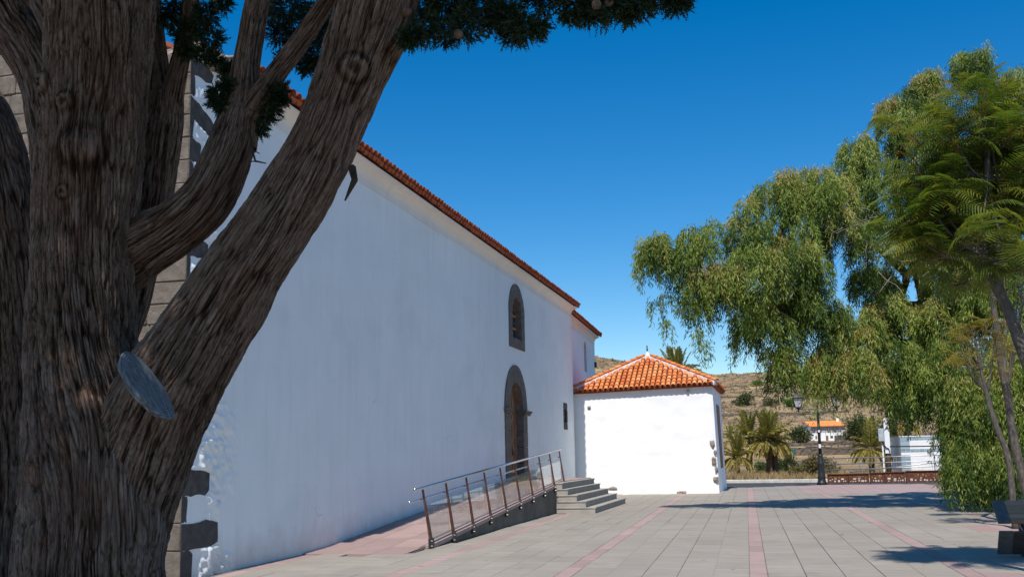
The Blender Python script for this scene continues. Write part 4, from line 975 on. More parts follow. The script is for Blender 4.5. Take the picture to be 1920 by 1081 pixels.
def dry_wall(x0, x1, y, h, seed, label, dy=0):
    """terrace wall of loose stones, uneven top and face"""
    nx, nz = max(8, int((x1 - x0) / .4)), max(4, int(h / .22)); xs = np.linspace(x0, x1, nx); zs = np.linspace(0, 1, nz)
    X, T = np.meshgrid(xs, zs); base = terrain_z(X[0], np.full(nx, y - .4)) - .2
    top = h + (.18 + .2 * h * (y > 400)) * vnoise(X[0] * .5, X[0] * 0, None, seed)
    Z = base + T * top; D = .10 * vnoise(X * 2.1, Z * 2.6, None, seed + 1) + .06 * vnoise(X * 5, Z * 5, None, seed + 2)
    P = np.concatenate([np.stack([X, y + dy * (X - x0) / (x1 - x0) - D, Z], -1), np.stack([X[-1:], np.full((1, nx), y + .7), Z[-1:] - .05], -1), np.stack([X[-1:], np.full((1, nx), y + .75), base[None] - .3], -1)]).reshape(-1, 3)
    rows = nz + 2; i = np.arange((rows - 1) * (nx - 1)); a = (i // (nx - 1)) * nx + i % (nx - 1)
    o = link("dry_stone_wall", mesh_np("dry_stone_wall", P, np.stack([a, a + 1, a + nx + 1, a + nx], -1)), "field_stone"); tag(o, label, "stone wall", "dry stone terrace walls")
dry_wall(-3.5, 30, 199.5, 2.0, 1, "long dry stone wall below the bollards, lowest of the terrace walls")
dry_wall(-8, 18, 259, 1.3, 2, "dry stone terrace wall just below the hillside house")
dry_wall(17, 60, 332, 2.4, 3, "dry stone wall running right of the hillside house")
dry_wall(-40, 30, 470, 1.3, 4, "dark dry stone wall on the slope above the hillside house")
dry_wall(-60, -8, 545, 1.0, 5, "dry stone wall high on the hill below the crest")
dry_wall(-.3, 3.4, 130, 1.0, 6, "short low stone wall near the bright green creeper")

# ------------------------------------------------------------------ foliage generators
def quads_from(P, D, W, L, Wd):
    """diamond leaves: base P, direction D, width axis W, length L, width Wd"""
    L = L[:, None]; Wd = Wd[:, None]
    a = P; c = P + D * L; m = P + D * L * .45
    V = np.stack([a, m + W * Wd / 2, c, m - W * Wd / 2], 1).reshape(-1, 3)
    return V, np.arange(len(V)).reshape(-1, 4)
def unit(v): return v / (np.linalg.norm(v, axis=-1, keepdims=True) + 1e-9)
def rand_dirs(n, rng): return unit(rng.normal(size=(n, 3)))
def perp(D, rng): return unit(np.cross(D, rand_dirs(len(D), rng)))
def leaf_cloud(blobs, n, ll, lw, rng, clumps=6, crad=.35, up=.2):
    """blobs: (x,y,z,r,rz); leaves gathered in clumps near the outside of each blob"""
    Bs = np.array(blobs, float); wgt = Bs[:, 3] ** 2; idx = rng.choice(len(Bs), n, p=wgt / wgt.sum())
    K = clumps; cd = unit(rng.normal(size=(len(Bs), K, 3)) + np.array([0, 0, .25])); cr = rng.uniform(.45, 1.0, (len(Bs), K, 1)); tint0 = rng.uniform(0, 1, (len(Bs), K))
    ki = rng.integers(0, K, n); cen = cd[idx, ki] * cr[idx, ki]
    sc = np.stack([Bs[idx, 3], Bs[idx, 3], Bs[idx, 4]], -1)
    loc = cen + rng.normal(size=(n, 3)) * crad * .55
    P = Bs[idx, :3] + loc * sc
    D = unit(unit(loc) * .7 + rand_dirs(n, rng) + np.array([0, 0, up]))
    V, F = quads_from(P, D, perp(D, rng), ll * rng.uniform(.6, 1.3, n), lw * rng.uniform(.6, 1.3, n))
    tint = np.clip(.55 * tint0[idx, ki] + .45 * rng.uniform(0, 1, n), 0, 1)
    return V, F, tint
def bark_limb(name, pts, parent, mat="bark", dl=.014, nseg=220, rough=1., knots=(), strip=.017, flare=0, seed=0):
    """fibrous limb: spline tube with stringy vertical strips cut by cracks"""
    pts = np.array(pts, float); n = len(pts)
    seg = np.linalg.norm(np.diff(pts[:, :3], axis=0), axis=1); cum = np.concatenate([[0], np.cumsum(seg)])
    S = np.arange(0, cum[-1], dl); out = np.zeros((len(S), 4))
    for d in range(4):   # Catmull-Rom through the points
        t = np.interp(S, cum, np.arange(n)); i = np.clip(t.astype(int), 0, n - 2); f = t - i
        p0, p1, p2, p3 = pts[np.maximum(i - 1, 0), d], pts[i, d], pts[i + 1, d], pts[np.minimum(i + 2, n - 1), d]
        out[:, d] = .5 * (2 * p1 + (p2 - p0) * f + (2 * p0 - 5 * p1 + 4 * p2 - p3) * f * f + (3 * p1 - p0 - 3 * p2 + p3) * f ** 3)
    C, R = out[:, :3], np.maximum(out[:, 3], .004)
    T = unit(np.gradient(C, axis=0)); A = np.zeros_like(T); ref = np.array([1., 0, 0]) if abs(T[0, 0]) < .8 else np.array([0, 1., 0])
    for i in range(len(T)):
        ref = ref - T[i] * ref.dot(T[i]); ref /= np.linalg.norm(ref); A[i] = ref
    Bn = np.cross(T, A); th = np.linspace(0, 2 * np.pi, nseg, endpoint=False)
    TH_, SS = np.meshgrid(th, S); RR = R[:, None] * np.ones_like(TH_); R0 = float(R.mean())
    tw = TH_ + .22 * SS + .10 * vnoise(SS * 2.2, np.cos(TH_) * 1.5, np.sin(TH_) * 1.5, seed + 8)
    cx, cy = np.cos(tw) * R0, np.sin(tw) * R0
    wob = .6 * vnoise(cx * 11, cy * 11, SS * 4.5, seed + 5)
    def crack(f, fs, sd, w_):
        nn = np.abs(vnoise(cx * f + wob, cy * f - wob, SS * fs, sd)); q = np.clip((nn - .03) / w_, 0, 1); return q * q * (3 - 2 * q)
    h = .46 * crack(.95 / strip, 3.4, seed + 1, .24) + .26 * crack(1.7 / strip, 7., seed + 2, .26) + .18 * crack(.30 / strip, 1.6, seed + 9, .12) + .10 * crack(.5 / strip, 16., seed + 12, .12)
    h2 = .5 + .5 * vnoise(cx * 4 / strip, cy * 4 / strip, SS * 9, seed + 3)
    lobes = vnoise(np.cos(TH_) * 1.6, np.sin(TH_) * 1.6, SS * .9, seed + 4)
    amp = rough * min(.030, .07 * R0 + .005)
    disp = RR * .965 * (1 + .05 * lobes) + amp * (h - .7) + amp * .35 * (h2 - .5) + amp * .5 * vnoise(cx * 12, cy * 12, SS * 5, seed + 6)
    Pn = A[:, None, :] * np.cos(TH_)[..., None] + Bn[:, None, :] * np.sin(TH_)[..., None]
    V = C[:, None, :] + Pn * disp[..., None]
    hh = np.clip(.80 * h + .20 * h2, 0, 1)
    for (kx, ky, kz, kr) in knots:
        d = np.linalg.norm(V - np.array([kx, ky, kz]), axis=-1); q = d / kr
        bulge = np.exp(-(q / 1.4) ** 2) * kr * 1.0 - np.exp(-(q / .42) ** 2) * kr * 1.1 + np.exp(-(q / 1.7) ** 2) * .008 * np.cos(q * 7 + 3 * vnoise(V[..., 0] * 30, V[..., 2] * 30, None, 3))
        V = V + Pn * bulge[..., None]; hh = np.clip(hh - .7 * np.exp(-(q / .5) ** 2) + .25 * np.exp(-((q - .85) / .25) ** 2) - .35 * np.exp(-((q - 1.5) / .3) ** 2), 0, 1)
    a = np.arange(len(S) - 1)[:, None] * nseg; k = np.arange(nseg)[None]; k2 = (k + 1) % nseg
    F = np.stack([a + k, a + k2, a + nseg + k2, a + nseg + k], -1).reshape(-1, 4)
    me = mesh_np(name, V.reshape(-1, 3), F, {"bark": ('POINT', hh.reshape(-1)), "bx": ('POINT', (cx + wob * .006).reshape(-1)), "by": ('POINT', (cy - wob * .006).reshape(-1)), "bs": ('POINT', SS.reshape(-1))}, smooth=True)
    return put_np(name, me, mat, parent)

# ------------------------------------------------------------------ big cypress in the foreground
cyp = thing("cypress_tree", (-3.2, 4.4, 0), "huge gnarled cypress with fibrous brown bark leaning across the church", "tree")
KN = [(-3.23, 4.12, 3.159, .085), (-3.349, 4.14, 3.397, .037), (-3.507, 4.2, 3.524, .043), (-3.17, 4.13, 2.80, .030), (-3.33, 4.13, 2.93, .026), (-3.47, 4.2, 2.337, .032), (-3.067, 4.14, 2.645, .041), (-3.063, 4.04, 1.578, .044), (-3.244, 4.04, 1.78, .035)]
bark_limb("trunk", [(-3.25, 4.4, 0.017, 0.462), (-3.28, 4.4, 0.629, 0.393), (-3.309, 4.4, 1.056, 0.351), (-3.285, 4.4, 1.368, 0.353), (-3.307, 4.4, 1.629, 0.335), (-3.361, 4.4, 1.896, 0.3), (-3.405, 4.4, 2.195, 0.271), (-3.413, 4.4, 2.553, 0.262), (-3.39, 4.4, 3.171, 0.263), (-3.393, 4.45, 3.77, 0.267), (-3.408, 4.5, 4.339, 0.276), (-3.411, 4.5, 5.347, 0.256), (-3.448, 4.5, 7.032, 0.201)], cyp, nseg=620, dl=.009, knots=KN, seed=1, rough=1.15)
bark_limb("limb", [(-3.263, 4.5, 0.61, 0.237), (-3.264, 4.5, 1.045, 0.256), (-3.192, 4.48, 1.389, 0.272), (-3.052, 4.44, 1.703, 0.27), (-2.871, 4.38, 1.971, 0.248), (-2.675, 4.34, 2.194, 0.217), (-2.462, 4.32, 2.479, 0.19), (-2.269, 4.35, 2.759, 0.172), (-2.085, 4.4, 3.101, 0.166), (-1.953, 4.45, 3.455, 0.171), (-1.832, 4.5, 3.82, 0.197), (-1.75, 4.55, 4.23, 0.168), (-1.521, 4.4, 4.76, 0.121), (-1.363, 4.2, 5.43, 0.087)], cyp, nseg=460, dl=.009, knots=[(-2.854, 4.02, 1.66, .083), (-1.86, 4.3, 3.45, .05), (-1.93, 4.28, 3.02, .03)], seed=20, strip=.015)
LIMBS = [
 ([(-3.635, 4.68, 2.555, 0.192), (-3.425, 4.64, 2.637, 0.189), (-3.2, 4.58, 2.735, 0.169), (-2.96, 4.54, 2.814, 0.146), (-2.799, 4.55, 2.944, 0.138), (-2.724, 4.6, 3.136, 0.128), (-2.694, 4.65, 3.321, 0.113), (-2.678, 4.7, 3.482, 0.097)], 260, .013),
 ([(-2.69, 4.65, 3.25, .106), (-2.682, 4.67, 3.37, .102), (-2.679, 4.7, 3.542, .086), (-2.685, 4.75, 3.771, .072), (-2.669, 4.8, 4.034, .068), (-2.627, 4.8, 4.308, .062), (-2.608, 4.8, 4.906, .051)], 160, .011),
 ([(-2.70, 4.65, 3.28, .10), (-2.669, 4.67, 3.377, .091), (-2.593, 4.7, 3.503, .074), (-2.503, 4.75, 3.674, .057), (-2.397, 4.8, 3.846, .052), (-2.273, 4.82, 4.035, .049), (-2.123, 4.8, 4.234, .043), (-1.927, 4.7, 4.575, .034)], 150, .011),
 ([(-3.46, 4.6, 1.7, .10), (-3.47, 4.72, 2.1, .10), (-3.42, 4.82, 2.5, .112), (-3.373, 4.9, 2.939, .114), (-3.346, 4.92, 3.22, .109), (-3.326, 4.95, 3.51, .107), (-3.308, 4.95, 3.715, .09)], 190, .012),
 ([(-3.32, 4.93, 3.5, .095), (-3.325, 4.95, 3.636, .088), (-3.397, 5.0, 3.857, .069), (-3.447, 5.02, 4.1, .06), (-3.498, 5.05, 4.421, .054), (-3.531, 5.05, 5.042, .045)], 130, .010),
 ([(-3.32, 4.93, 3.5, .09), (-3.298, 4.95, 3.619, .082), (-3.251, 4.95, 3.789, .062), (-3.204, 4.95, 4.008, .052), (-3.165, 4.95, 4.263, .05), (-3.138, 4.95, 4.587, .044), (-3.076, 4.9, 5.081, .034)], 130, .010),
 ([(-4.307, 4.95, -.3, .30), (-4.357, 4.95, .982, .266), (-4.349, 4.95, 1.828, .247), (-4.36, 4.95, 2.578, .226), (-4.44, 4.95, 3.096, .225), (-4.63, 5.0, 3.58, .235), (-4.94, 5.05, 4.181, .175), (-5.105, 5.1, 4.963, .16), (-5.487, 5.1, 6.169, .123)], 300, .016),
 ([(-3.68, 4.62, 2.6, .15), (-3.72, 4.68, 2.92, .16), (-3.80, 4.7, 3.239, .165), (-3.90, 4.72, 3.569, .135), (-4.03, 4.75, 3.881, .135), (-4.255, 4.78, 4.204, .145), (-4.405, 4.8, 4.569, .135), (-4.559, 4.8, 5.248, .111), (-4.595, 4.7, 6.074, .079)], 260, .014),
 ([(-3.45, 4.48, 3.6, .11), (-3.546, 4.5, 3.749, .108), (-3.773, 4.6, 4.032, .095), (-3.912, 4.65, 4.263, .088), (-4.026, 4.7, 4.662, .081), (-4.092, 4.7, 5.276, .063)], 160, .011)]
for i, (p, ns, st) in enumerate(LIMBS): bark_limb("limb", p, cyp, nseg=ns, dl=.010, seed=40 + i * 11, strip=st, rough=.9)
def sawn_face():
    c = Vector((-2.684, 3.93, 1.947)); B_ = (Vector((0, 0, 1.6)) - c).normalized(); R_ = Vector((0, 0, 1)).cross(B_).normalized(); U_ = B_.cross(R_)
    maj = (Vector((-2.554, 3.98, 1.794)) - Vector((-2.818, 3.98, 2.102))).normalized()
    pr = (R_ * .8 + U_ * .6); pr = (pr - maj * pr.dot(maj)).normalized()
    maj = (maj - B_ * maj.dot(B_)).normalized(); pr = (pr - B_ * pr.dot(B_)); pr = (pr - maj * pr.dot(maj)).normalized(); nrm = (B_ * .33 + pr * .944).normalized(); mi = nrm.cross(maj).normalized()
    m = MB(); n = 40; V, F = [], []
    prof = [(.25, -.07), (.93, -.03), (1.01, -.010), (1.0, .0), (.96, .002), (.6, .006), (.3, .004), (.02, .006)]
    for (r, z) in prof:
        for k in range(n):
            a = 2 * math.pi * k / n; q = .156 * r * (1 + .03 * math.sin(3 * a + 1) + .015 * math.sin(7 * a))
            V.append(c + maj * (q * 1.15 * math.cos(a)) + mi * (q * math.sin(a)) + nrm * z)
    for i in range(len(prof) - 1): F += [(i * n + k, i * n + (k + 1) % n, (i + 1) * n + (k + 1) % n, (i + 1) * n + k) for k in range(n)]
    F.append(tuple((len(prof) - 1) * n + k for k in range(n)))
    m.add(V, F); o = m.build("sawn_face", "sawn_wood", cyp, smooth=True); o["label"] = "oval grey sawn branch scar"
sawn_face()
for (x, y, z, r) in [(-.669, 4.55, 3.726, .022), (-.721, 4.5, 3.70, .024), (-1.403, 4.5, 3.642, .024), (-1.64, 4.42, 3.752, .026)]:
    bm = bmesh.new(); bmesh.ops.create_icosphere(bm, subdivisions=2, radius=r)
    for v in bm.verts: v.co = v.co * (1 + .06 * math.sin(v.co.x * 320) * math.sin(v.co.z * 300 + 1)) + Vector((x + 3.2, y - 4.4, z))
    me = bpy.data.meshes.new("cone"); bm.to_mesh(me); bm.free(); link("cone", me, "cone_scale", cyp)
m = MB(); Ptw = [(-2.60, 4.62, 3.33), (-2.572, 4.6, 3.27), (-2.559, 4.6, 3.191), (-2.543, 4.6, 3.141), (-2.482, 4.6, 3.124)]
m.tube(Ptw, [.008, .007, .006, .006, .003], 6); m.tube([(-2.543, 4.6, 3.141), (-2.58, 4.6, 3.142)], [.004, .002], 5); m.tube([(-2.556, 4.6, 3.2), (-2.519, 4.6, 3.179)], [.004, .002], 5)
m.build("dead_twig", "dark_bark", cyp)
m = MB(); m.tube([(-2.0, 4.42, 3.40), (-2.10, 4.40, 3.52)], [.03, .016], 8); m.build("snag", "dead_wood", cyp)
m = MB(); m.tube([(-1.90, 4.36, 2.98), (-1.86, 4.30, 2.90), (-1.90, 4.28, 2.80)], [.02, .016, .004], 7); m.build("snag", "dark_bark", cyp)
CYP = [(-1.63, 4.6, 3.85, .105), (-1.52, 4.7, 3.91, .131), (-1.4, 4.6, 3.73, .093), (-1.57, 4.8, 3.79, .073), (-1.36, 4.8, 3.92, .129), (-1.57, 4.5, 3.7, .066), (-1.6, 4.4, 3.62, .042), (-1.63, 4.4, 3.6, .032), (-1.21, 4.7, 3.81, .103), (-1.09, 4.6, 3.68, .087), (-1.02, 4.6, 3.67, .036), (-1.18, 4.7, 3.7, .061), (-1.32, 4.9, 3.87, .077), (-1.02, 4.7, 3.87, .107), (-.85, 4.6, 3.79, .106), (-.75, 4.7, 3.83, .131), (-.66, 4.6, 3.72, .085), (-.58, 4.7, 3.8, .105), (-.52, 4.6, 3.72, .065), (-.44, 4.7, 3.8, .084), (-.36, 4.6, 3.71, .054), (-.32, 4.6, 3.72, .034), (-.86, 4.6, 3.7, .03), (-.78, 4.7, 3.74, .05), (-.58, 4.6, 3.67, .03), (-3.25, 4.9, 4.2, .057), (-3.17, 4.9, 4.05, .073), (-3.03, 4.9, 4.14, .07), (-3.05, 5.0, 4.03, .056), (-3.04, 4.9, 3.9, .045), (-2.96, 4.9, 3.86, .028), (-3.14, 5.0, 4.12, .056), (-3.27, 4.9, 4.13, .034), (-3.15, 4.9, 3.93, .028), (-2.92, 4.9, 4.19, .039), (-2.73, 5.3, 4.31, .15), (-2.55, 5.3, 4.2, .103), (-2.7, 5.4, 4.11, .122), (-2.51, 5.3, 3.98, .086), (-2.83, 5.4, 4.21, .093), (-2.98, 5.5, 4.41, .082), (-2.6, 5.3, 3.92, .049), (-2.48, 5.3, 4.13, .075), (-2.42, 5.4, 4.29, .065), (-2.81, 5.4, 4.02, .043), (-2.76, 4.6, 3.53, .044), (-2.73, 4.6, 3.45, .036), (-2.78, 4.6, 3.49, .025), (-2.72, 4.6, 3.57, .022), (-2.85, 4.9, 3.8, .033), (-2.9, 4.9, 3.79, .022), (-2.5, 4.7, 3.52, .054), (-2.55, 4.7, 3.42, .054), (-2.58, 4.7, 3.35, .027), (-2.46, 4.7, 3.55, .038), (-2.57, 4.8, 3.5, .049), (-2.45, 4.7, 3.5, .022), (-1.75, 4.7, 4.13, .128), (-1.57, 4.7, 4.16, .127), (-1.4, 4.7, 4.08, .125), (-1.23, 4.7, 4.11, .124), (-1.07, 4.7, 4.03, .123), (-.9, 4.7, 4.06, .122), (-.74, 4.7, 3.98, .121), (-.58, 4.7, 4.01, .12), (-.43, 4.7, 3.94, .119), (-.27, 4.7, 3.97, .118), (-3.34, 5.0, 4.54, .114), (-3.12, 5.0, 4.51, .113), (-2.92, 5.0, 4.48, .112), (-2.71, 5.0, 4.45, .111), (-2.51, 5.0, 4.42, .11), (-2.31, 5.0, 4.39, .109)]
def cypress_crown():
    rng = np.random.default_rng(5); VV, FF, TT = [], [], []; n0 = 0
    def add(V, F, t):
        nonlocal n0
        VV.append(V); FF.append(F + n0); TT.append(t); n0 += len(V)
    for (x, y, z, r) in CYP:      # dense sprays: a twig with scale-like side shoots
        nt_ = int(60 + 9000 * r * r + 500 * r); c = np.array([x, y, z])
        d = unit(rng.normal(size=(nt_, 3)) * np.array([1, .8, .8])); P0 = c + d * r * rng.uniform(.1, .88, (nt_, 1))
        Dm = unit(d + .5 * rng.normal(size=(nt_, 3)) + np.array([0, 0, -.1])); Lt = r * .25 + rng.uniform(.018, .05, nt_)
        side = perp(Dm, rng); ns = 9; base_t = rng.uniform(.1, .6)
        for s in range(ns):
            f = (s + .4) / ns; P = P0 + Dm * (Lt * f)[:, None]; sg = 1 if s % 2 else -1
            D = unit(Dm * .9 + side * sg * .75 + .25 * rng.normal(size=(nt_, 3)))
            V, F = quads_from(P, D, perp(D, rng), (.022 * (1.15 - f * .6)) * rng.uniform(.7, 1.3, nt_), np.full(nt_, .0065)); add(V, F, np.clip(base_t + rng.uniform(-.25, .4, nt_), 0, 1))
        V, F = quads_from(P0, Dm, side, Lt + .02, np.full(nt_, .007)); add(V, F, np.full(nt_, base_t))
    me = mesh_np("crown", np.concatenate(VV), np.concatenate(FF), {"tint": ('FACE', np.concatenate(TT))}); put_np("crown", me, "cypress_leaf", cyp)
    VV.clear(); FF.clear(); TT.clear(); n0 = 0
    # unseen body of the crown above the frame, shaped to shade the trunk
    nb = 620; c = np.stack([rng.uniform(-5.8, 1.3, nb), rng.uniform(-1.8, 3.7, nb), rng.uniform(5.0, 9.2, nb)], -1)
    e = ((c[:, 0] + 2.3) / 3.9) ** 2 + ((c[:, 1] - 1.0) / 3.1) ** 2 + ((c[:, 2] - 7.0) / 2.5) ** 2; c = c[e < 1]
    N = len(c) * 150; ci = np.repeat(np.arange(len(c)), 150); P = c[ci] + rng.normal(size=(N, 3)) * .22
    D = unit(rng.normal(size=(N, 3)) + np.array([0, 0, .4])); V, F = quads_from(P, D, perp(D, rng), rng.uniform(.1, .24, N), rng.uniform(.03, .07, N)); add(V, F, rng.uniform(0, 1, N))
    me = mesh_np("crown", np.concatenate(VV), np.concatenate(FF), {"tint": ('FACE', np.concatenate(TT))}); put_np("crown", me, "cypress_leaf", cyp)
cypress_crown()

# ------------------------------------------------------------------ pepper tree
pep = thing("pepper_tree", (4.85, 31.2, 0), "large weeping pepper tree with hanging green foliage at the right", "tree")
PEP = [(-2.92, 27.5, 6.75, .59, .66), (-2.01, 27.8, 6.66, .73, .73), (-1.48, 28.0, 5.7, .95, .88), (-.62, 28.5, 7.6, .89, .89), (-.61, 28.0, 6.16, 1.02, .87), (.49, 29.0, 8.24, 1.05, .9), (1.54, 29.5, 8.58, 1.06, .76), (1.9, 29.5, 7.32, 1.05, .9), (.55, 28.5, 6.62, 1.03, .88), (-.25, 28.5, 5.03, 1.03, .66), (1.05, 29.0, 5.32, 1.18, .89), (2.88, 31.0, 9.8, .79, .71), (3.25, 31.0, 8.48, 1.1, 1.1), (4.07, 31.5, 11.15, .72, .88), (4.95, 32.0, 12.06, .81, .65), (6.35, 32.0, 12.74, .72, .48), (7.16, 32.0, 11.65, .96, .96), (4.75, 31.5, 10.1, 1.27, 1.11), (6.45, 32.0, 10.08, 1.27, 1.43), (5.04, 31.5, 7.97, 1.41, 1.41), (6.6, 31.5, 7.53, 1.24, 1.39), (2.17, 29.5, 4.73, .89, .59), (2.9, 30.5, 5.88, .92, .77), (4.85, 30.5, 5.31, 1.05, .9), (6.22, 30.5, 5.09, 1.04, 1.19), (2.33, 29.0, 3.35, .72, .72), (3.23, 29.5, 3.79, .73, .88), (4.31, 29.5, 3.6, 1.16, 1.01), (5.53, 29.0, 3.24, 1.12, 1.12), (3.44, 29.5, 2.76, .65, .51), (.11, 28.5, 3.69, .38, .65), (4.71, 29.3, 2.15, .43, .43), (4.94, 28.6, 1.57, .69, .69), (5.03, 28.0, .77, .81, .6), (5.8, 28.5, 1.42, .82, 1.09), (6.57, 29.0, 3.48, 1.11, 1.67), (6.55, 28.0, 1.41, 1.06, 1.33), (1.08, 28.8, 3.46, .38, .49), (1.54, 29.2, 3.84, .59, .59), (4.75, 28.7, 2.6, .6, .7), (4.6, 28.5, 1.7, .55, .7), (4.55, 28.3, .8, .5, .55), (5.3, 28.4, 2.3, .8, .8), (6.0, 28.6, 2.9, .9, .9), (4.9, 28.2, 1.0, .6, .6), (4.4, 30, 4.6, .9, .8), (4.9, 30, 6.2, .9, .8), (5.6, 30, 7.2, 1, .9), (3.9, 30, 7.0, .7, .6), (3.3, 30.2, 5.2, .7, .6), (5.6, 29.4, 5.6, 1.0, 1.0), (6.4, 29.6, 8.6, 1.1, 1.1)]
def pepper_crown():
    rng = np.random.default_rng(8); B_ = np.array(PEP); vol = B_[:, 3] ** 2 * B_[:, 4]
    C, T0, S0 = [], [], []
    for (x, y, z, r, rz) in PEP:       # clump centres near the shell of every blob
        k = int(7 + 10 * r * r); d = unit(rng.normal(size=(k, 3)) + np.array([0, -.2, .35])); q = rng.uniform(.45, .95, (k, 1))
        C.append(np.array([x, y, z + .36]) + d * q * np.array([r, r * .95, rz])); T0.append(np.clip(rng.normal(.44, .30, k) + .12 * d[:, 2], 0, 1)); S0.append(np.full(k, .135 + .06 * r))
    C, T0, S0 = np.concatenate(C), np.concatenate(T0), np.concatenate(S0)
    per = 15; ns = len(C) * per; ci = np.repeat(np.arange(len(C)), per)
    ang = rng.uniform(0, 2 * np.pi, ns); rr = np.sqrt(rng.uniform(0, 1, ns)) * S0[ci]
    out = np.stack([np.cos(ang), np.sin(ang), np.zeros(ns)], -1)
    P0 = C[ci] + out * rr[:, None] + np.stack([np.zeros(ns), np.zeros(ns), S0[ci] * (.6 - 1.0 * (rr / S0[ci]) ** 2) + rng.normal(0, .08, ns)], -1)
    Ls = rng.uniform(.4, .98, ns) * np.where(rng.random(ns) < .08, 1.5, 1); t0 = np.clip(T0[ci] + rng.normal(0, .12, ns), 0, 1)
    # a few long loose hanging strands at the left tip
    ex = np.array([(-2.78, 27.6, 5.9), (-2.80, 27.6, 5.2), (-2.33, 27.6, 5.75), (-1.84, 27.6, 5.0), (-1.83, 27.6, 4.62), (-3.05, 27.6, 5.8)]); kx = np.repeat(ex, 5, 0) + rng.normal(0, .07, (30, 3))
    P0 = np.concatenate([P0, kx]); out = np.concatenate([out, rand_dirs(30, rng) * np.array([1, 1, 0])]); Ls = np.concatenate([Ls, rng.uniform(.3, .8, 30)]); t0 = np.concatenate([t0, rng.uniform(.3, .7, 30)]); ns += 30
    VV, FF, TT, n0 = [], [], [], 0; K = 9
    for s in range(K):
        f = (s + rng.uniform(0, 1, ns)) / K
        base = P0 + out * (.22 * (1 - np.exp(-3 * f)))[:, None] * 1.0 + np.array([0, 0, -1.]) * (Ls * (f ** 1.4))[:, None]
        ground_ok = base[:, 2] > .12
        for j in range(5):
            D = unit(out * rng.uniform(-.1, .55, ns)[:, None] + rng.normal(size=(ns, 3)) * .42 + np.array([0, 0, -1.0]))
            Pj = base + rng.normal(0, .045, (ns, 3))
            V, F = quads_from(Pj[ground_ok], D[ground_ok], perp(D, rng)[ground_ok], rng.uniform(.10, .19, ns)[ground_ok], rng.uniform(.016, .030, ns)[ground_ok])
            VV.append(V); FF.append(F + n0); n0 += len(V)
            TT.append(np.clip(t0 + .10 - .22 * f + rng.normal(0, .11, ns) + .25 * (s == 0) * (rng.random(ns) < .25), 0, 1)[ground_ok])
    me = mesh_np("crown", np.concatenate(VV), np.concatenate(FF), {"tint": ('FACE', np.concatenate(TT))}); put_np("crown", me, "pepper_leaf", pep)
pepper_crown()
def plain_limb(name, pts, parent, mat, n=12, sub=4, wob=.02, seed=0):
    pts = np.array(pts, float); m = len(pts); t = np.linspace(0, m - 1, (m - 1) * sub + 1); i = np.clip(t.astype(int), 0, m - 2); f = (t - i)[:, None]
    p0, p1, p2, p3 = pts[np.maximum(i - 1, 0)], pts[i], pts[i + 1], pts[np.minimum(i + 2, m - 1)]
    q = .5 * (2 * p1 + (p2 - p0) * f + (2 * p0 - 5 * p1 + 4 * p2 - p3) * f * f + (3 * p1 - p0 - 3 * p2 + p3) * f ** 3)
    rr = np.maximum(q[:, 3], .003) * (1 + .12 * vnoise(t * 2.3, t * 0 + seed, None, seed)); q[:, :3] += wob * np.stack([vnoise(t * 1.3, t * 0, None, seed + k) for k in (1, 2, 3)], -1)
    return MB().tube([tuple(v) for v in q[:, :3]], list(rr), n).build(name, mat, parent, smooth=True)
PL = [[(5.75, 31.6, -.2, .42), (5.5, 31.5, 1.433, .32), (4.95, 31.3, 3.104, .275), (4.268, 31.3, 4.51, .263), (4.465, 31.5, 5.936, .25), (4.345, 31.6, 7.235, .221), (4.705, 31.8, 8.871, .17), (5.444, 32.0, 10.504, .1)],
 [(4.367, 31.2, 4.033, .215), (3.563, 30.8, 4.57, .199), (2.804, 30.3, 4.708, .187), (1.77, 29.6, 4.984, .17), (.761, 29.0, 5.189, .15), (.064, 28.6, 5.547, .13), (.078, 28.6, 6.368, .11), (.225, 28.7, 7.28, .085), (.627, 28.9, 8.052, .065)],
 [(.06, 28.6, 5.473, .103), (-.632, 28.2, 5.753, .073), (-1.599, 28.0, 6.375, .055), (-2.701, 27.6, 6.974, .03)],
 [(4.381, 31.5, 5.783, .141), (3.697, 31.2, 5.837, .125), (3.9, 31.2, 6.654, .115), (3.179, 31.0, 7.363, .1), (2.428, 30.5, 7.794, .075), (1.843, 30.0, 8.361, .05)],
 [(4.492, 31.6, 7.225, .142), (3.9, 31.5, 8.54, .111), (3.824, 31.4, 9.828, .08), (4.208, 31.4, 11.107, .05)],
 [(4.7, 31.8, 8.6, .12), (5.6, 31.9, 9.6, .09), (6.3, 32, 11.2, .05), (6.4, 32, 12.4, .03)],
 [(4.5, 31.4, 4.6, .16), (5.4, 31, 5.6, .12), (6.3, 30.8, 6.2, .07)]]
for i, p in enumerate(PL): plain_limb("trunk" if i == 0 else "limb", p, pep, "dark_bark", wob=.06, seed=i * 7)
def dead_twigs(c, n, L, parent, seed, r=.010):
    rr = random.Random(seed); m = MB()
    for k in range(n):
        p = Vector(c) + Vector((rr.gauss(0, .35), rr.gauss(0, .3), rr.gauss(0, .3))); d = Vector((rr.gauss(0, 1), rr.gauss(0, .6), rr.gauss(0, .7))).normalized(); pts = [p]
        for s in range(5):
            d = (d + Vector((rr.gauss(0, .3), rr.gauss(0, .3), rr.gauss(-.05, .3)))).normalized(); pts.append(pts[-1] + d * L / 5 * rr.uniform(.6, 1.3))
        m.tube(pts, [r, r * .9, r * .75, r * .6, r * .5, r * .3], 4)
    m.build("dead_twigs", "dead_wood", parent)
dead_twigs((2.3, 29.3, 7.5), 70, 1.0, pep, 1); dead_twigs((3.6, 29.6, 6.9), 22, 1.2, pep, 2, .016); dead_twigs((4.2, 29.8, 7.2), 16, 1.0, pep, 3, .014)

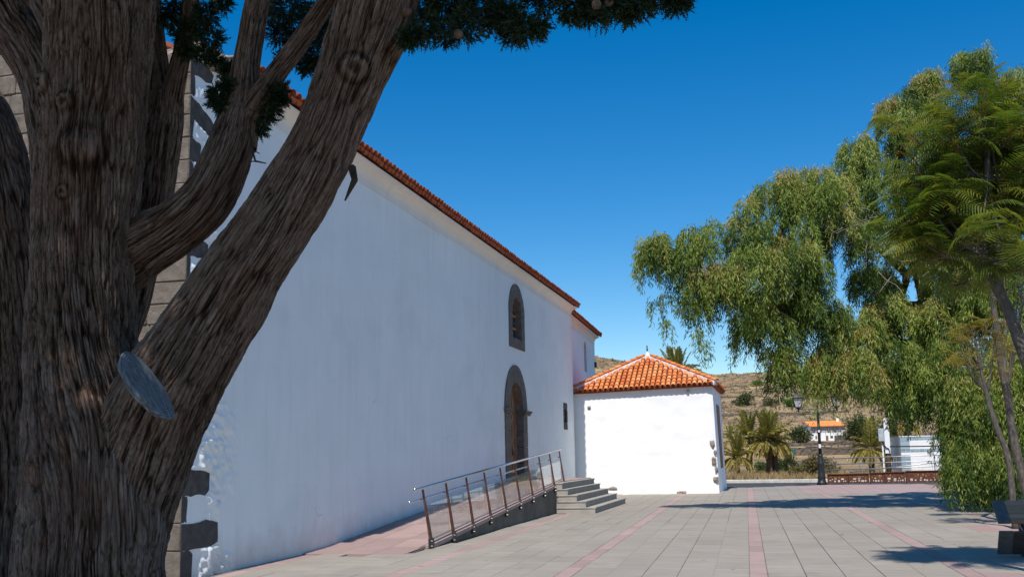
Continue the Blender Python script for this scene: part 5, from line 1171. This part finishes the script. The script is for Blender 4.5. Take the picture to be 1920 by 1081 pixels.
# ------------------------------------------------------------------ slender feathery trees on the right
def fern_frond(name, L=.85, np_=15, seed=0, droop=.35, tint=.4):
    rng = np.random.default_rng(seed); V, T = [], []
    def rach(t): return np.array([L * t * (1 - .12 * t * t), 0, .18 * L * math.sin(t * 2.2) - droop * L * t * t])
    quads = []
    for i in range(np_):
        t = .14 + .86 * i / (np_ - 1); p = rach(t); tg = unit(rach(min(t + .02, 1.02)) - p)
        ln = L * .27 * (math.sin(math.pi * (.12 + .80 * t)) ** .7) * rng.uniform(.85, 1.1)
        for s in (-1, 1):
            d = unit(tg * .5 + np.array([0, s * 1.0, -.10 + .12 * rng.normal()])); side = unit(np.cross(d, np.array([0, .15, 1.]))); tt = np.clip(tint + rng.normal(0, .1) + .25 * t, 0, 1)
            nq = 5; wv = lambda f: side * .0135 * L / .8 * (1 - f) ** .5 * (1 if f > .05 else .5); ct = lambda f: p + d * ln * f + np.array([0, 0, -.16 * ln * f * f])
            for k in range(nq):
                f0, f1 = k / nq, (k + .92) / nq
                V += [ct(f0) - wv(f0) * .75, ct(f1) - wv(f1) * 1.1, ct(f1) + wv(f1) * 1.1, ct(f0) + wv(f0) * .75]; T.append(tt)
    n = len(V); F = [list(range(i, i + 4)) for i in range(0, n, 4)]
    ts = np.linspace(0, 1, 9)
    for a, b_ in zip(ts[:-1], ts[1:]):
        p, q = rach(a), rach(b_); w_ = .006 * (1.2 - a); k = len(V)
        V += [p + [0, w_, 0], q + [0, w_ * .8, 0], q - [0, w_ * .8, 0], p - [0, w_, 0]]; F.append([k, k + 1, k + 2, k + 3]); T.append(.95)
        k = len(V); V += [p + [0, 0, w_], q + [0, 0, w_ * .8], q - [0, 0, w_ * .8], p - [0, 0, w_]]; F.append([k, k + 1, k + 2, k + 3]); T.append(.95)
    me = mesh_np(name, np.array(V), np.array(F), {"tint": ('FACE', T)}); me.materials.append(MAT["fern_leaf"]); return me
FR = [fern_frond("frond", .90, 17, 1, .30, .25), fern_frond("frond", .72, 14, 2, .42, .45), fern_frond("frond", .62, 13, 3, .25, .62), fern_frond("frond", .45, 11, 4, .2, .80)]
def feathery_tree(name, pts, crown, nfr, label, seed, extra=0, smul=1.0, tone=0):
    rr = random.Random(seed); pts = np.array(pts)
    t = thing(name, (pts[0][0], pts[0][1], 0), label, "tree", "young feathery trees")
    plain_limb("trunk", pts, t, "smooth_bark", 12, 5, .012, seed)
    off = Vector((pts[0][0], pts[0][1], 0)); cx, cy, cz, rx, ry, rz = crown
    nb = max(5, nfr // 5)
    tips = []
    for k in range(nb):
        i = rr.randint(int(len(pts) * .55), len(pts) - 1); p = pts[i][:3]
        a = rr.uniform(0, 2 * math.pi); e = np.array([cx + rx * .78 * math.cos(a) * rr.uniform(.25, 1) ** .6, cy + ry * .8 * math.sin(a) * rr.uniform(.3, 1), cz + rz * rr.uniform(-.9, .9)])
        mid = (p + e) / 2 + np.array([0, 0, -.12]); r0 = min(pts[i][3] * .5, .025)
        plain_limb("branch", [(*p, r0), (*mid, r0 * .7), (*e, .005)], t, "smooth_bark", 6, 4, .02, seed + k); tips.append((e, mid))
    tips.append((pts[-1][:3], pts[-2][:3]))
    for k in range(nfr):
        e, mid = tips[k % len(tips)]; f = rr.uniform(.35, 1); p = Vector(mid + (e - mid) * f) - off
        hi = (e[2] - cz) / rz; a = math.atan2(e[1] - cy, e[0] - cx) + rr.gauss(0, .9); el = rr.uniform(-.3, .45) + max(0, hi) * rr.uniform(0, .9)
        me = rr.choice(FR[2:] if tone else FR[:2] if hi < .2 else FR[1:])
        o = link("frond", me, None, t, p); o.rotation_euler = (rr.uniform(-.8, .8), -el, a); s = smul * rr.uniform(.75, 1.15); o.scale = (s, s, s)
    if extra:
        VV, FF, TT, n0 = [], [], [], 0
        for k in range(extra):
            e, mid = tips[k % len(tips)]; p = Vector(mid + (e - mid) * rr.uniform(.2, 1)) - off; me = FR[0 if rr.random() < .5 else 1]
            M = Matrix.Translation(p) @ Matrix.Rotation(rr.uniform(0, 6.28), 4, 'Z') @ Matrix.Rotation(-rr.uniform(-.4, .8), 4, 'Y') @ Matrix.Rotation(rr.uniform(-.9, .9), 4, 'X') @ Matrix.Scale(smul * rr.uniform(.7, 1.1), 4)
            co = np.empty(len(me.vertices) * 3, np.float32); me.vertices.foreach_get("co", co); co = co.reshape(-1, 3) @ np.array(M.to_3x3()).T + np.array(M.translation)
            fi = np.empty(len(me.loops), np.int32); me.loops.foreach_get("vertex_index", fi); tt = np.empty(len(me.polygons), np.float32); me.attributes["tint"].data.foreach_get("value", tt)
            VV.append(co); FF.append(fi.reshape(-1, 4) + n0); n0 += len(co); TT.append(np.clip(tt - .1, 0, 1))
        o = link("frond_mass", mesh_np("frond_mass", np.concatenate(VV), np.concatenate(FF), {"tint": ('FACE', np.concatenate(TT))}), "fern_leaf", t); o["kind"] = "stuff"
    return t
S3 = [(3.074, 13.3, -.05, .105), (3.171, 13.3, 1.195, .088), (3.064, 13.4, 2.08, .08), (2.927, 13.4, 2.73, .074), (2.809, 13.45, 3.233, .069), (2.681, 13.5, 3.647, .066), (2.582, 13.5, 3.957, .06), (2.631, 13.5, 4.293, .053), (2.701, 13.5, 4.902, .045), (2.784, 13.5, 5.517, .03), (2.857, 13.5, 5.998, .015)]
feathery_tree("feathery_tree", S3, (2.50, 13.65, 4.85, 1.12, 1.0, 1.38), 298, "tall young tree with fern like fronds leaning in at the right edge", 3, 600, .80)
feathery_tree("feathery_tree", [(4.42, 22.1, -.05, .066), (4.412, 22.1, 1.252, .058), (4.225, 22.1, 1.993, .053), (4.1, 22.1, 2.689, .046), (4.017, 22.1, 3.176, .038), (3.97, 22.1, 3.75, .02)], (3.98, 22.1, 3.72, .62, .6, .50), 90, "thin sapling with a small crown of yellow green fronds beside the pepper tree", 5, smul=.92, tone=1)
feathery_tree("feathery_tree", [(5.0, 23.0, -.05, .10), (4.945, 23.0, .369, .092), (4.834, 23.0, .854, .088), (4.705, 23.0, 1.782, .088), (4.651, 23.0, 2.665, .083), (4.582, 23.0, 3.784, .078), (4.543, 23.0, 4.634, .067), (4.668, 23.0, 5.597, .056), (4.861, 23.0, 6.505, .03)], (4.95, 23.0, 6.2, 1.0, .9, .9), 60, "grey trunked young tree standing behind the bench with fronds high up", 9)

# ------------------------------------------------------------------ palms
def palm_frond(name, L, droop, lift, seed, tint=.4, n=34, mat="palm_leaf"):
    rng = np.random.default_rng(seed); V, F, T = [], [], []
    def rach(t): return np.array([L * t * (1 - .18 * droop * t * t), 0, L * (lift * t - droop * t * t)])
    for i in range(n):
        t = .13 + .87 * i / (n - 1); p = rach(t); tg = unit(rach(t + .02) - p); ln = L * .24 * (.55 + .45 * math.sin(math.pi * min(1, t * 1.05))) * (1 if t < .9 else .7)
        for s in (-1, 1):
            d = unit(tg * .75 + np.array([0, s * .85, .25 - .5 * rng.random()])); wv = unit(np.cross(d, np.array([0, s * .3, 1.]))) * .055 * L / 2
            k = len(V); V += [p, p + d * ln * .45 + wv, p + d * ln + np.array([0, 0, -.04 * L]), p + d * ln * .45 - wv]; F.append([k, k + 1, k + 2, k + 3]); T.append(np.clip(tint + rng.normal(0, .14), 0, 1))
    ts = np.linspace(0, 1, 8)
    for a, b_ in zip(ts[:-1], ts[1:]):
        p, q = rach(a), rach(b_); w_ = .018 * L * (1.15 - a)
        for ax in ([0, 1, 0], [0, 0, 1]):
            ax = np.array(ax) * w_ / 2; k = len(V); V += [p + ax, q + ax * .8, q - ax * .8, p - ax]; F.append([k, k + 1, k + 2, k + 3]); T.append(.9)
    me = mesh_np(name, np.array(V), np.array(F), {"tint": ('FACE', T)}); me.materials.append(MAT[mat]); return me
PF = [palm_frond("frond", 1.0, .15, .9, 1, .35), palm_frond("frond", 1.0, .55, .75, 2, .5), palm_frond("frond", 1.0, .75, .55, 3, .6), palm_frond("frond", 1.0, .85, .5, 4, .75)]
PFD = [palm_frond("dry_frond", 1.0, .9, -.3, 7, .4, mat="dry_frond")]
def palm(x, y, ht, R, label, seed, nf=40, rt=.22, lean=0, dead=0):
    rr = random.Random(seed); z0 = float(terrain_z(x, y)) - .1
    t = thing("palm_tree", (x, y, z0), label, "palm tree", "canary palms on the slope beyond the road")
    m = MB(); n = 14; pts = [(x + lean * (k / n) ** 2, y, z0 + ht * k / n) for k in range(n + 1)]; rs = [rt * (1.12 if k % 2 else .94) * (1.25 - .35 * min(1, k / 4)) * (1 if k < n - 2 else 1.35) for k in range(n + 1)]
    m.tube(pts, rs, 10); m.build("trunk", "palm_bark", t)
    top = Vector((lean, 0, ht + .03))
    for k in range(nf):
        q = (k + .5) / nf; a = k * 2.39996 + rr.uniform(-.2, .2)
        el = 1.35 - 1.75 * q + rr.uniform(-.1, .1); me = PF[min(3, int(q * 4))]
        o = link("frond", me, None, t, top + Vector((0, 0, .10 * (1 - q)))); o.rotation_euler = (rr.uniform(-.3, .3), -max(el - .5, -.18), a); s = R * rr.uniform(.85, 1.1); o.scale = (s, s, s)
    for k in range(dead):
        o = link("dry_frond", PFD[0], None, t, top - Vector((0, 0, .08))); o.rotation_euler = (0, .5 + rr.uniform(0, .4), rr.uniform(0, 6.3)); s = R * rr.uniform(.6, .9); o.scale = (s, s, s)
palm(-.72, 80, 2.55, 2.05, "tallest leafy palm on the left, right of the sacristy", 1, 54, .26)
palm(-.30, 80.2, 2.2, 1.5, "second palm trunk standing tight beside the tallest leafy palm", 2, 22, .21)
palm(-2.2, 84, 2.95, 1.7, "palm with a slim pale trunk behind the tallest leafy palm", 3, 48, .16)
palm(-2.95, 77, 1.35, 1.55, "short palm with drooping fronds nearest the sacristy corner", 4, 44, .15)
palm(-4.0, 96, 2.9, 1.3, "palm half hidden behind the edge of the sacristy", 5, 28, .16)
palm(5.95, 72, 1.75, 1.7, "low spreading palm left of the wooden pole", 6, 30, .2)
palm(-6.9, 75, 7.15, 2.1, "palm whose crown shows above the sacristy roof", 7, 44, .28)
palm(8.2, 74, 3.4, 1.7, "palm with hanging dry brown fronds behind the white house", 8, 20, .25, 0, 22)

# ------------------------------------------------------------------ bushes, ground cover
def bush(x, y, r, rz, mat, label, seed, n=1500, ll=.16, z=None, name="bush", group="bushes beyond the road"):
    rng = np.random.default_rng(seed); z0 = float(terrain_z(x, y)) if z is None else z
    t = thing(name, (x, y, z0), label, "bush", group)
    bl = [(x + rng.uniform(-.5, .5) * r, y + rng.uniform(-.4, .4) * r, z0 + rz * rng.uniform(.3, .8), r * rng.uniform(.4, .7), rz * rng.uniform(.4, .6)) for _ in range(6)] + [(x, y, z0 + rz * .4, r * .8, rz * .55)]
    V, F, T = leaf_cloud(bl, n, ll, ll * .45, rng, 8, .42)
    V[:, 2] = np.maximum(V[:, 2], z0 - .02)
    put_np("foliage", mesh_np("foliage", V, F, {"tint": ('FACE', T)}), mat, t)
    m = MB(); rr = random.Random(seed)
    for k in range(5): m.tube([(x, y, z0 - .1), (x + rr.uniform(-.3, .3) * r, y + rr.uniform(-.3, .3) * r, z0 + rz * .4), (x + rr.uniform(-.6, .6) * r, y + rr.uniform(-.5, .5) * r, z0 + rz * .8)], [.03 * r, .02 * r, .01 * r], 5)
    m.build("stems", "dark_bark", t)
bush(2.0, 64, .95, 1.35, "olive_bush_leaf", "brownish green shrub right behind the street lamp base", 1, 2600, .16)
bush(1.0, 66, .6, .7, "olive_bush_leaf", "low brownish shrub left of the street lamp base", 2, 900, .14)
bush(2.95, 69, .8, 1.0, "olive_bush_leaf", "brown shrub showing behind the steel rails", 3, 1200, .15)
bush(-.5, 90, .85, 1.2, "bush_leaf", "dark green bush between the palm trunks", 4, 1500, .18)
bush(.55, 92, .85, 1.25, "bush_leaf", "dark green bush right of the tall palm trunk", 5, 1500, .18)
bush(-1.6, 95, .7, .9, "bush_leaf", "small dark bush behind the short palm", 6, 900, .16)
bush(12.6, 122, 1.8, 2.2, "bush_leaf", "dark bush behind the wooden pole", 7, 2200, .3)
bush(22, 300, 5.4, 6.6, "bush_leaf", "large dark bush in front of the hillside house", 8, 3500, .8)
bush(27.5, 285, 5.0, 4.6, "bush_leaf", "broad dark bush right of the hillside house", 9, 3000, .8)
bush(20.5, 225, 2.8, 2.8, "bush_leaf", "dark bush above the low spreading palm", 10, 1600, .5)
bush(6.2, 340, 4.6, 4.4, "bush_leaf", "dark bush left of the hillside house gable", 11, 2200, .8)
bush(-14.5, 505, 4.5, 5.0, "bush_leaf", "solitary dark shrub high on the dry slope", 12, 1500, 1.0)
bush(-3.2, 500, 3.6, 3.0, "scrub_leaf", "pale scrub bush on the slope above the palms", 13, 900, .9)
bush(6.5, 495, 4.0, 2.6, "creeper_leaf", "yellow green bush on the slope left of the lantern", 14, 900, .9)
bush(-10, 590, 4.2, 3.0, "creeper_leaf", "yellow green bush below the crest of the hill", 15, 900, .9)
rng = np.random.default_rng(77)
def creeper():
    n = 2600; x = rng.uniform(-2.2, 4.2, n); y = rng.uniform(97, 108, n); z = terrain_z(x, y) + rng.uniform(0, 1, n) * .55 * (1 + vnoise(x * .8, y * .5, None, 2)); P = np.stack([x, y, z], -1)
    D = rand_dirs(n, rng); V, F = quads_from(P, D, perp(D, rng), rng.uniform(.2, .4, n), rng.uniform(.12, .25, n))
    o = link("ground_creeper", mesh_np("ground_creeper", V, F, {"tint": ('FACE', rng.uniform(0, 1, n))}), "creeper_leaf"); tag(o, "bright green ground creeper between the palms and stone wall", "ground cover", None, "stuff")
creeper()
def agave(x, y, r, label, seed):
    rr = random.Random(seed); z0 = float(terrain_z(x, y)); t = thing("agave", (x, y, z0), label, "agave", "pale agaves on the slope"); 
    V, F, T = [], [], []
    for k in range(26):
        a = k * 2.4; e = rr.uniform(.25, 1.2); d = np.array([math.cos(a) * math.cos(e), math.sin(a) * math.cos(e), math.sin(e)]); w_ = np.array([-math.sin(a), math.cos(a), 0]) * r * .13; p = np.array([x, y, z0 - .1]); i = len(V)
        V += [p - w_ * .5, p + d * r * .45 + w_, p + d * r + [0, 0, -.1 * r], p + d * r * .45 - w_]; F.append([i, i + 1, i + 2, i + 3]); T.append(rr.random())
    put_np("rosette", mesh_np("rosette", np.array(V), np.array(F), {"tint": ('FACE', T)}), "agave_leaf", t)
agave(3.8, 520, 2.9, "upper of the pale agaves left of the lantern", 1); agave(9.2, 508, 2.9, "pale agave lower right, near the lantern", 2); agave(.2, 530, 2.4, "pale agave farthest left of the lantern on the slope", 3); agave(-20.5, 515, 2.4, "pale agave beside the solitary dark shrub", 4)
def scatter():
    n = 5200; y = rng.uniform(400, 725, n); x = rng.uniform(-.32, .22, n) * y; keep = vnoise(x * .03, y * .045, None, 4) + .4 * rng.uniform(-1, 1, n) > -.12; x, y = x[keep], y[keep]; n = len(x); z = terrain_z(x, y)
    L = 16; idx = np.repeat(np.arange(n), L); N = n * L; s = rng.uniform(.35, 1.15, n)[idx]
    P = np.stack([x[idx], y[idx], z[idx]], -1) + rng.normal(size=(N, 3)) * np.stack([s * .7, s * .6, s * .3], -1) + np.array([0, 0, .3]); D = rand_dirs(N, rng)
    V, F = quads_from(P, D, perp(D, rng), s * rng.uniform(.5, .9, N), s * rng.uniform(.35, .6, N)); t = np.clip(rng.uniform(0, 1, n)[idx] * .75 + rng.uniform(0, .3, N), 0, 1)
    o = link("hillside_scrub", mesh_np("hillside_scrub", V, F, {"tint": ('FACE', t)}), "scrub_leaf"); tag(o, "low dry scrub scattered over the hillside", "scrub", None, "stuff")
    # loose dark rocks on the slope
    n = 5000; y = rng.uniform(395, 725, n); x = rng.uniform(-.3, .2, n) * y; z = terrain_z(x, y); base = np.array([(1, 0, -.4), (-.5, .87, -.4), (-.5, -.87, -.4), (0, 0, .9), (.4, .5, .5)]); s = rng.uniform(.3, 1.1, n) 
    V = (np.stack([x, y, z], -1)[:, None, :] + base[None] * (s[:, None, None] * rng.uniform(.6, 1.3, (n, 5, 3)))).reshape(-1, 3); b0 = np.arange(n)[:, None] * 5
    F = np.concatenate([b0 + np.array(f) for f in ((0, 4, 3), (4, 1, 3), (1, 2, 3), (2, 0, 3), (0, 1, 4))])
    o = link("hillside_rocks", mesh_np("hillside_rocks", V, F), "field_stone"); tag(o, "loose dark rocks scattered over the hillside", "rocks", None, "stuff")
    # dry grass beyond the kerb
    n = 26000; y = 57.5 + rng.uniform(0, 1, n) ** 1.7 * 48; x = rng.uniform(-.07, .16, n) * y; keep = (vnoise(x * .5, y * .25, None, 6) + rng.uniform(-.6, .9, n) > -.1) & (y > 56.6 + np.clip((2 - x) * .16, 0, 9)); x, y = x[keep], y[keep]; n = len(x)
    P = np.stack([x, y, terrain_z(x, y) - .02], -1); D = unit(rng.normal(size=(n, 3)) * .35 + np.array([0, 0, 1.])); h_ = rng.uniform(.12, .42, n) * (1 + .5 * vnoise(x * .4, y * .3, None, 7))
    V, F = quads_from(P, D, perp(D, rng), h_, rng.uniform(.02, .05, n))
    o = link("dry_grass", mesh_np("dry_grass", V, F, {"tint": ('FACE', rng.uniform(0, 1, n))}), "straw"); tag(o, "straw coloured dry grass along the road", "grass", None, "stuff")
scatter()
# small street furniture far off
zf = float(terrain_z(2.0, 150)); t = thing("green_bin", (2.0, 150, zf), "small green waste bin by the far stone wall", "bin")
MB().lathe((2.0, 150, .95), [(.26, 0), (.32, .8), (.34, .82), (.34, .9), (.1, .98)], 10).build("body", "green_paint", t); MB().tube([(2.0, 150, zf), (2.0, 150, .96)], .06, 6).build("stand", "dark_metal", t)
for i in range(7):
    x = 6.0 + i * .9 * 1.33; y = 196 - 2 * 0; z0 = float(terrain_z(x, y)) - .05
    t = thing("bollard", (x, y, z0), ["leftmost bollard on the far stone wall", "second bollard from the left on the far stone wall", "third bollard from the left on the far stone wall", "middle bollard of the seven on the far stone wall", "third bollard from the right on the far stone wall", "second bollard from the right on the far stone wall", "rightmost bollard on the far stone wall"][i], "bollard", "bollards in a row by the far stone wall")
    z1 = 1.95
    MB().lathe((x, 199.9, z1 - .1), [(.12, 0), (.12, .75), (.15, .78), (.12, .9), (.02, 1.0)], 8).build("post", "dark_metal", t)
t = thing("lamp_post", (7.4, 199.9, 1.8), "small dark lamp post behind the bollards", "lamp post")
MB().tube([(7.4, 200.4, 1.7), (7.4, 200.4, 4.6)], .09, 6).build("pole", "dark_metal", t); MB().lathe((7.4, 200.4, 4.6), [(.1, 0), (.28, .4), (.3, .5), (.05, .75)], 8).build("lantern", "dark_metal", t)

# ------------------------------------------------------------------ bench and tree pit
def bench():
    X0, X1, Y = 3.07, 5.4, 16.45
    t = thing("bench", (X0, Y, 0), "wooden slatted bench with dark metal ends at the right edge", "bench")
    # upper board faces the sky, lower board folds in under it
    up = [(Y + .02, .475), (Y + .42, .775)]; lo = [(Y - .18, .375), (Y + .10, .03)]
    def boards(pl, nm, n, x0, x1, mat, th=.035):
        (ya, za), (yb, zb) = pl; d = Vector((0, yb - ya, zb - za)); L = d.length; d.normalize(); nr = Vector((1, 0, 0)).cross(d)
        for k in range(n):
            a, b_ = L * k / n + .004, L * (k + 1) / n - .004; p0, p1 = Vector((0, ya, za)) + d * a, Vector((0, ya, za)) + d * b_
            q = []
            for p in (p0, p1): q += [p, p + nr * th]
            MB().hexa([(x0, *q[0].yz), (x1, *q[0].yz), (x1, *q[2].yz), (x0, *q[2].yz), (x0, *q[1].yz), (x1, *q[1].yz), (x1, *q[3].yz), (x0, *q[3].yz)]).build(nm, mat, t, bevel=.004)
    boards(up, "slat", 5, X0 + .17, X1, "bench_wood"); boards(up, "end_plate", 1, X0, X0 + .165, "dark_metal", .04)
    boards(lo, "slat", 5, X0 + .17, X1, "shaded_slat_wood"); boards(lo, "end_plate", 1, X0 - .03, X0 + .165, "dark_metal", .04)
    for x in (X0 + .3, X1 - .3):
        MB().box(x, x + .05, Y + .12, Y + .20, 0, .52).build("leg", "black_iron", t); MB().bar((x + .025, Y - .15, .36), (x + .025, Y + .2, .50), .05).build("bracket", "black_iron", t)
bench()
pit = MB().add([(2.72, 12.9, .006), (3.9, 12.9, .006), (3.9, 13.82, .006), (2.78, 13.82, .006)], [(0, 1, 2, 3)]).build("tree_pit", "ochre_soil"); tag(pit, "ochre earth pit around the young tree", None, None, "structure")
def pit_grass():
    n = 700; x = rng.uniform(2.8, 3.9, n); y = rng.uniform(12.9, 13.8, n); P = np.stack([x, y, np.full(n, .008)], -1); D = unit(rng.normal(size=(n, 3)) * .6 + np.array([0, 0, 1.]))
    V, F = quads_from(P, D, perp(D, rng), rng.uniform(.03, .12, n), rng.uniform(.004, .012, n)); o = link("pit_litter", mesh_np("pit_litter", V, F, {"tint": ('FACE', rng.uniform(0, .8, n))}), "straw"); tag(o, "dry grass and leaf litter in the tree pit", "litter", None, "stuff")
pit_grass()
def fallen_leaves():
    n = 70; x = rng.uniform(-5.5, 4, n); y = rng.uniform(13.5, 34, n); P = np.stack([x, y, np.full(n, .006)], -1); D = unit(rng.normal(size=(n, 3)) * np.array([1, 1, .12])); V, F = quads_from(P, D, unit(np.cross(D, np.array([0, 0, 1.]))), rng.uniform(.04, .11, n), rng.uniform(.015, .04, n))
    V[:, 2] = np.maximum(V[:, 2], .004)
    o = link("fallen_leaves", mesh_np("fallen_leaves", V, F, {"tint": ('FACE', rng.uniform(0, 1, n))}), "dry_frond"); tag(o, "a few fallen brown leaves on the paving", "leaves", None, "stuff")
fallen_leaves()
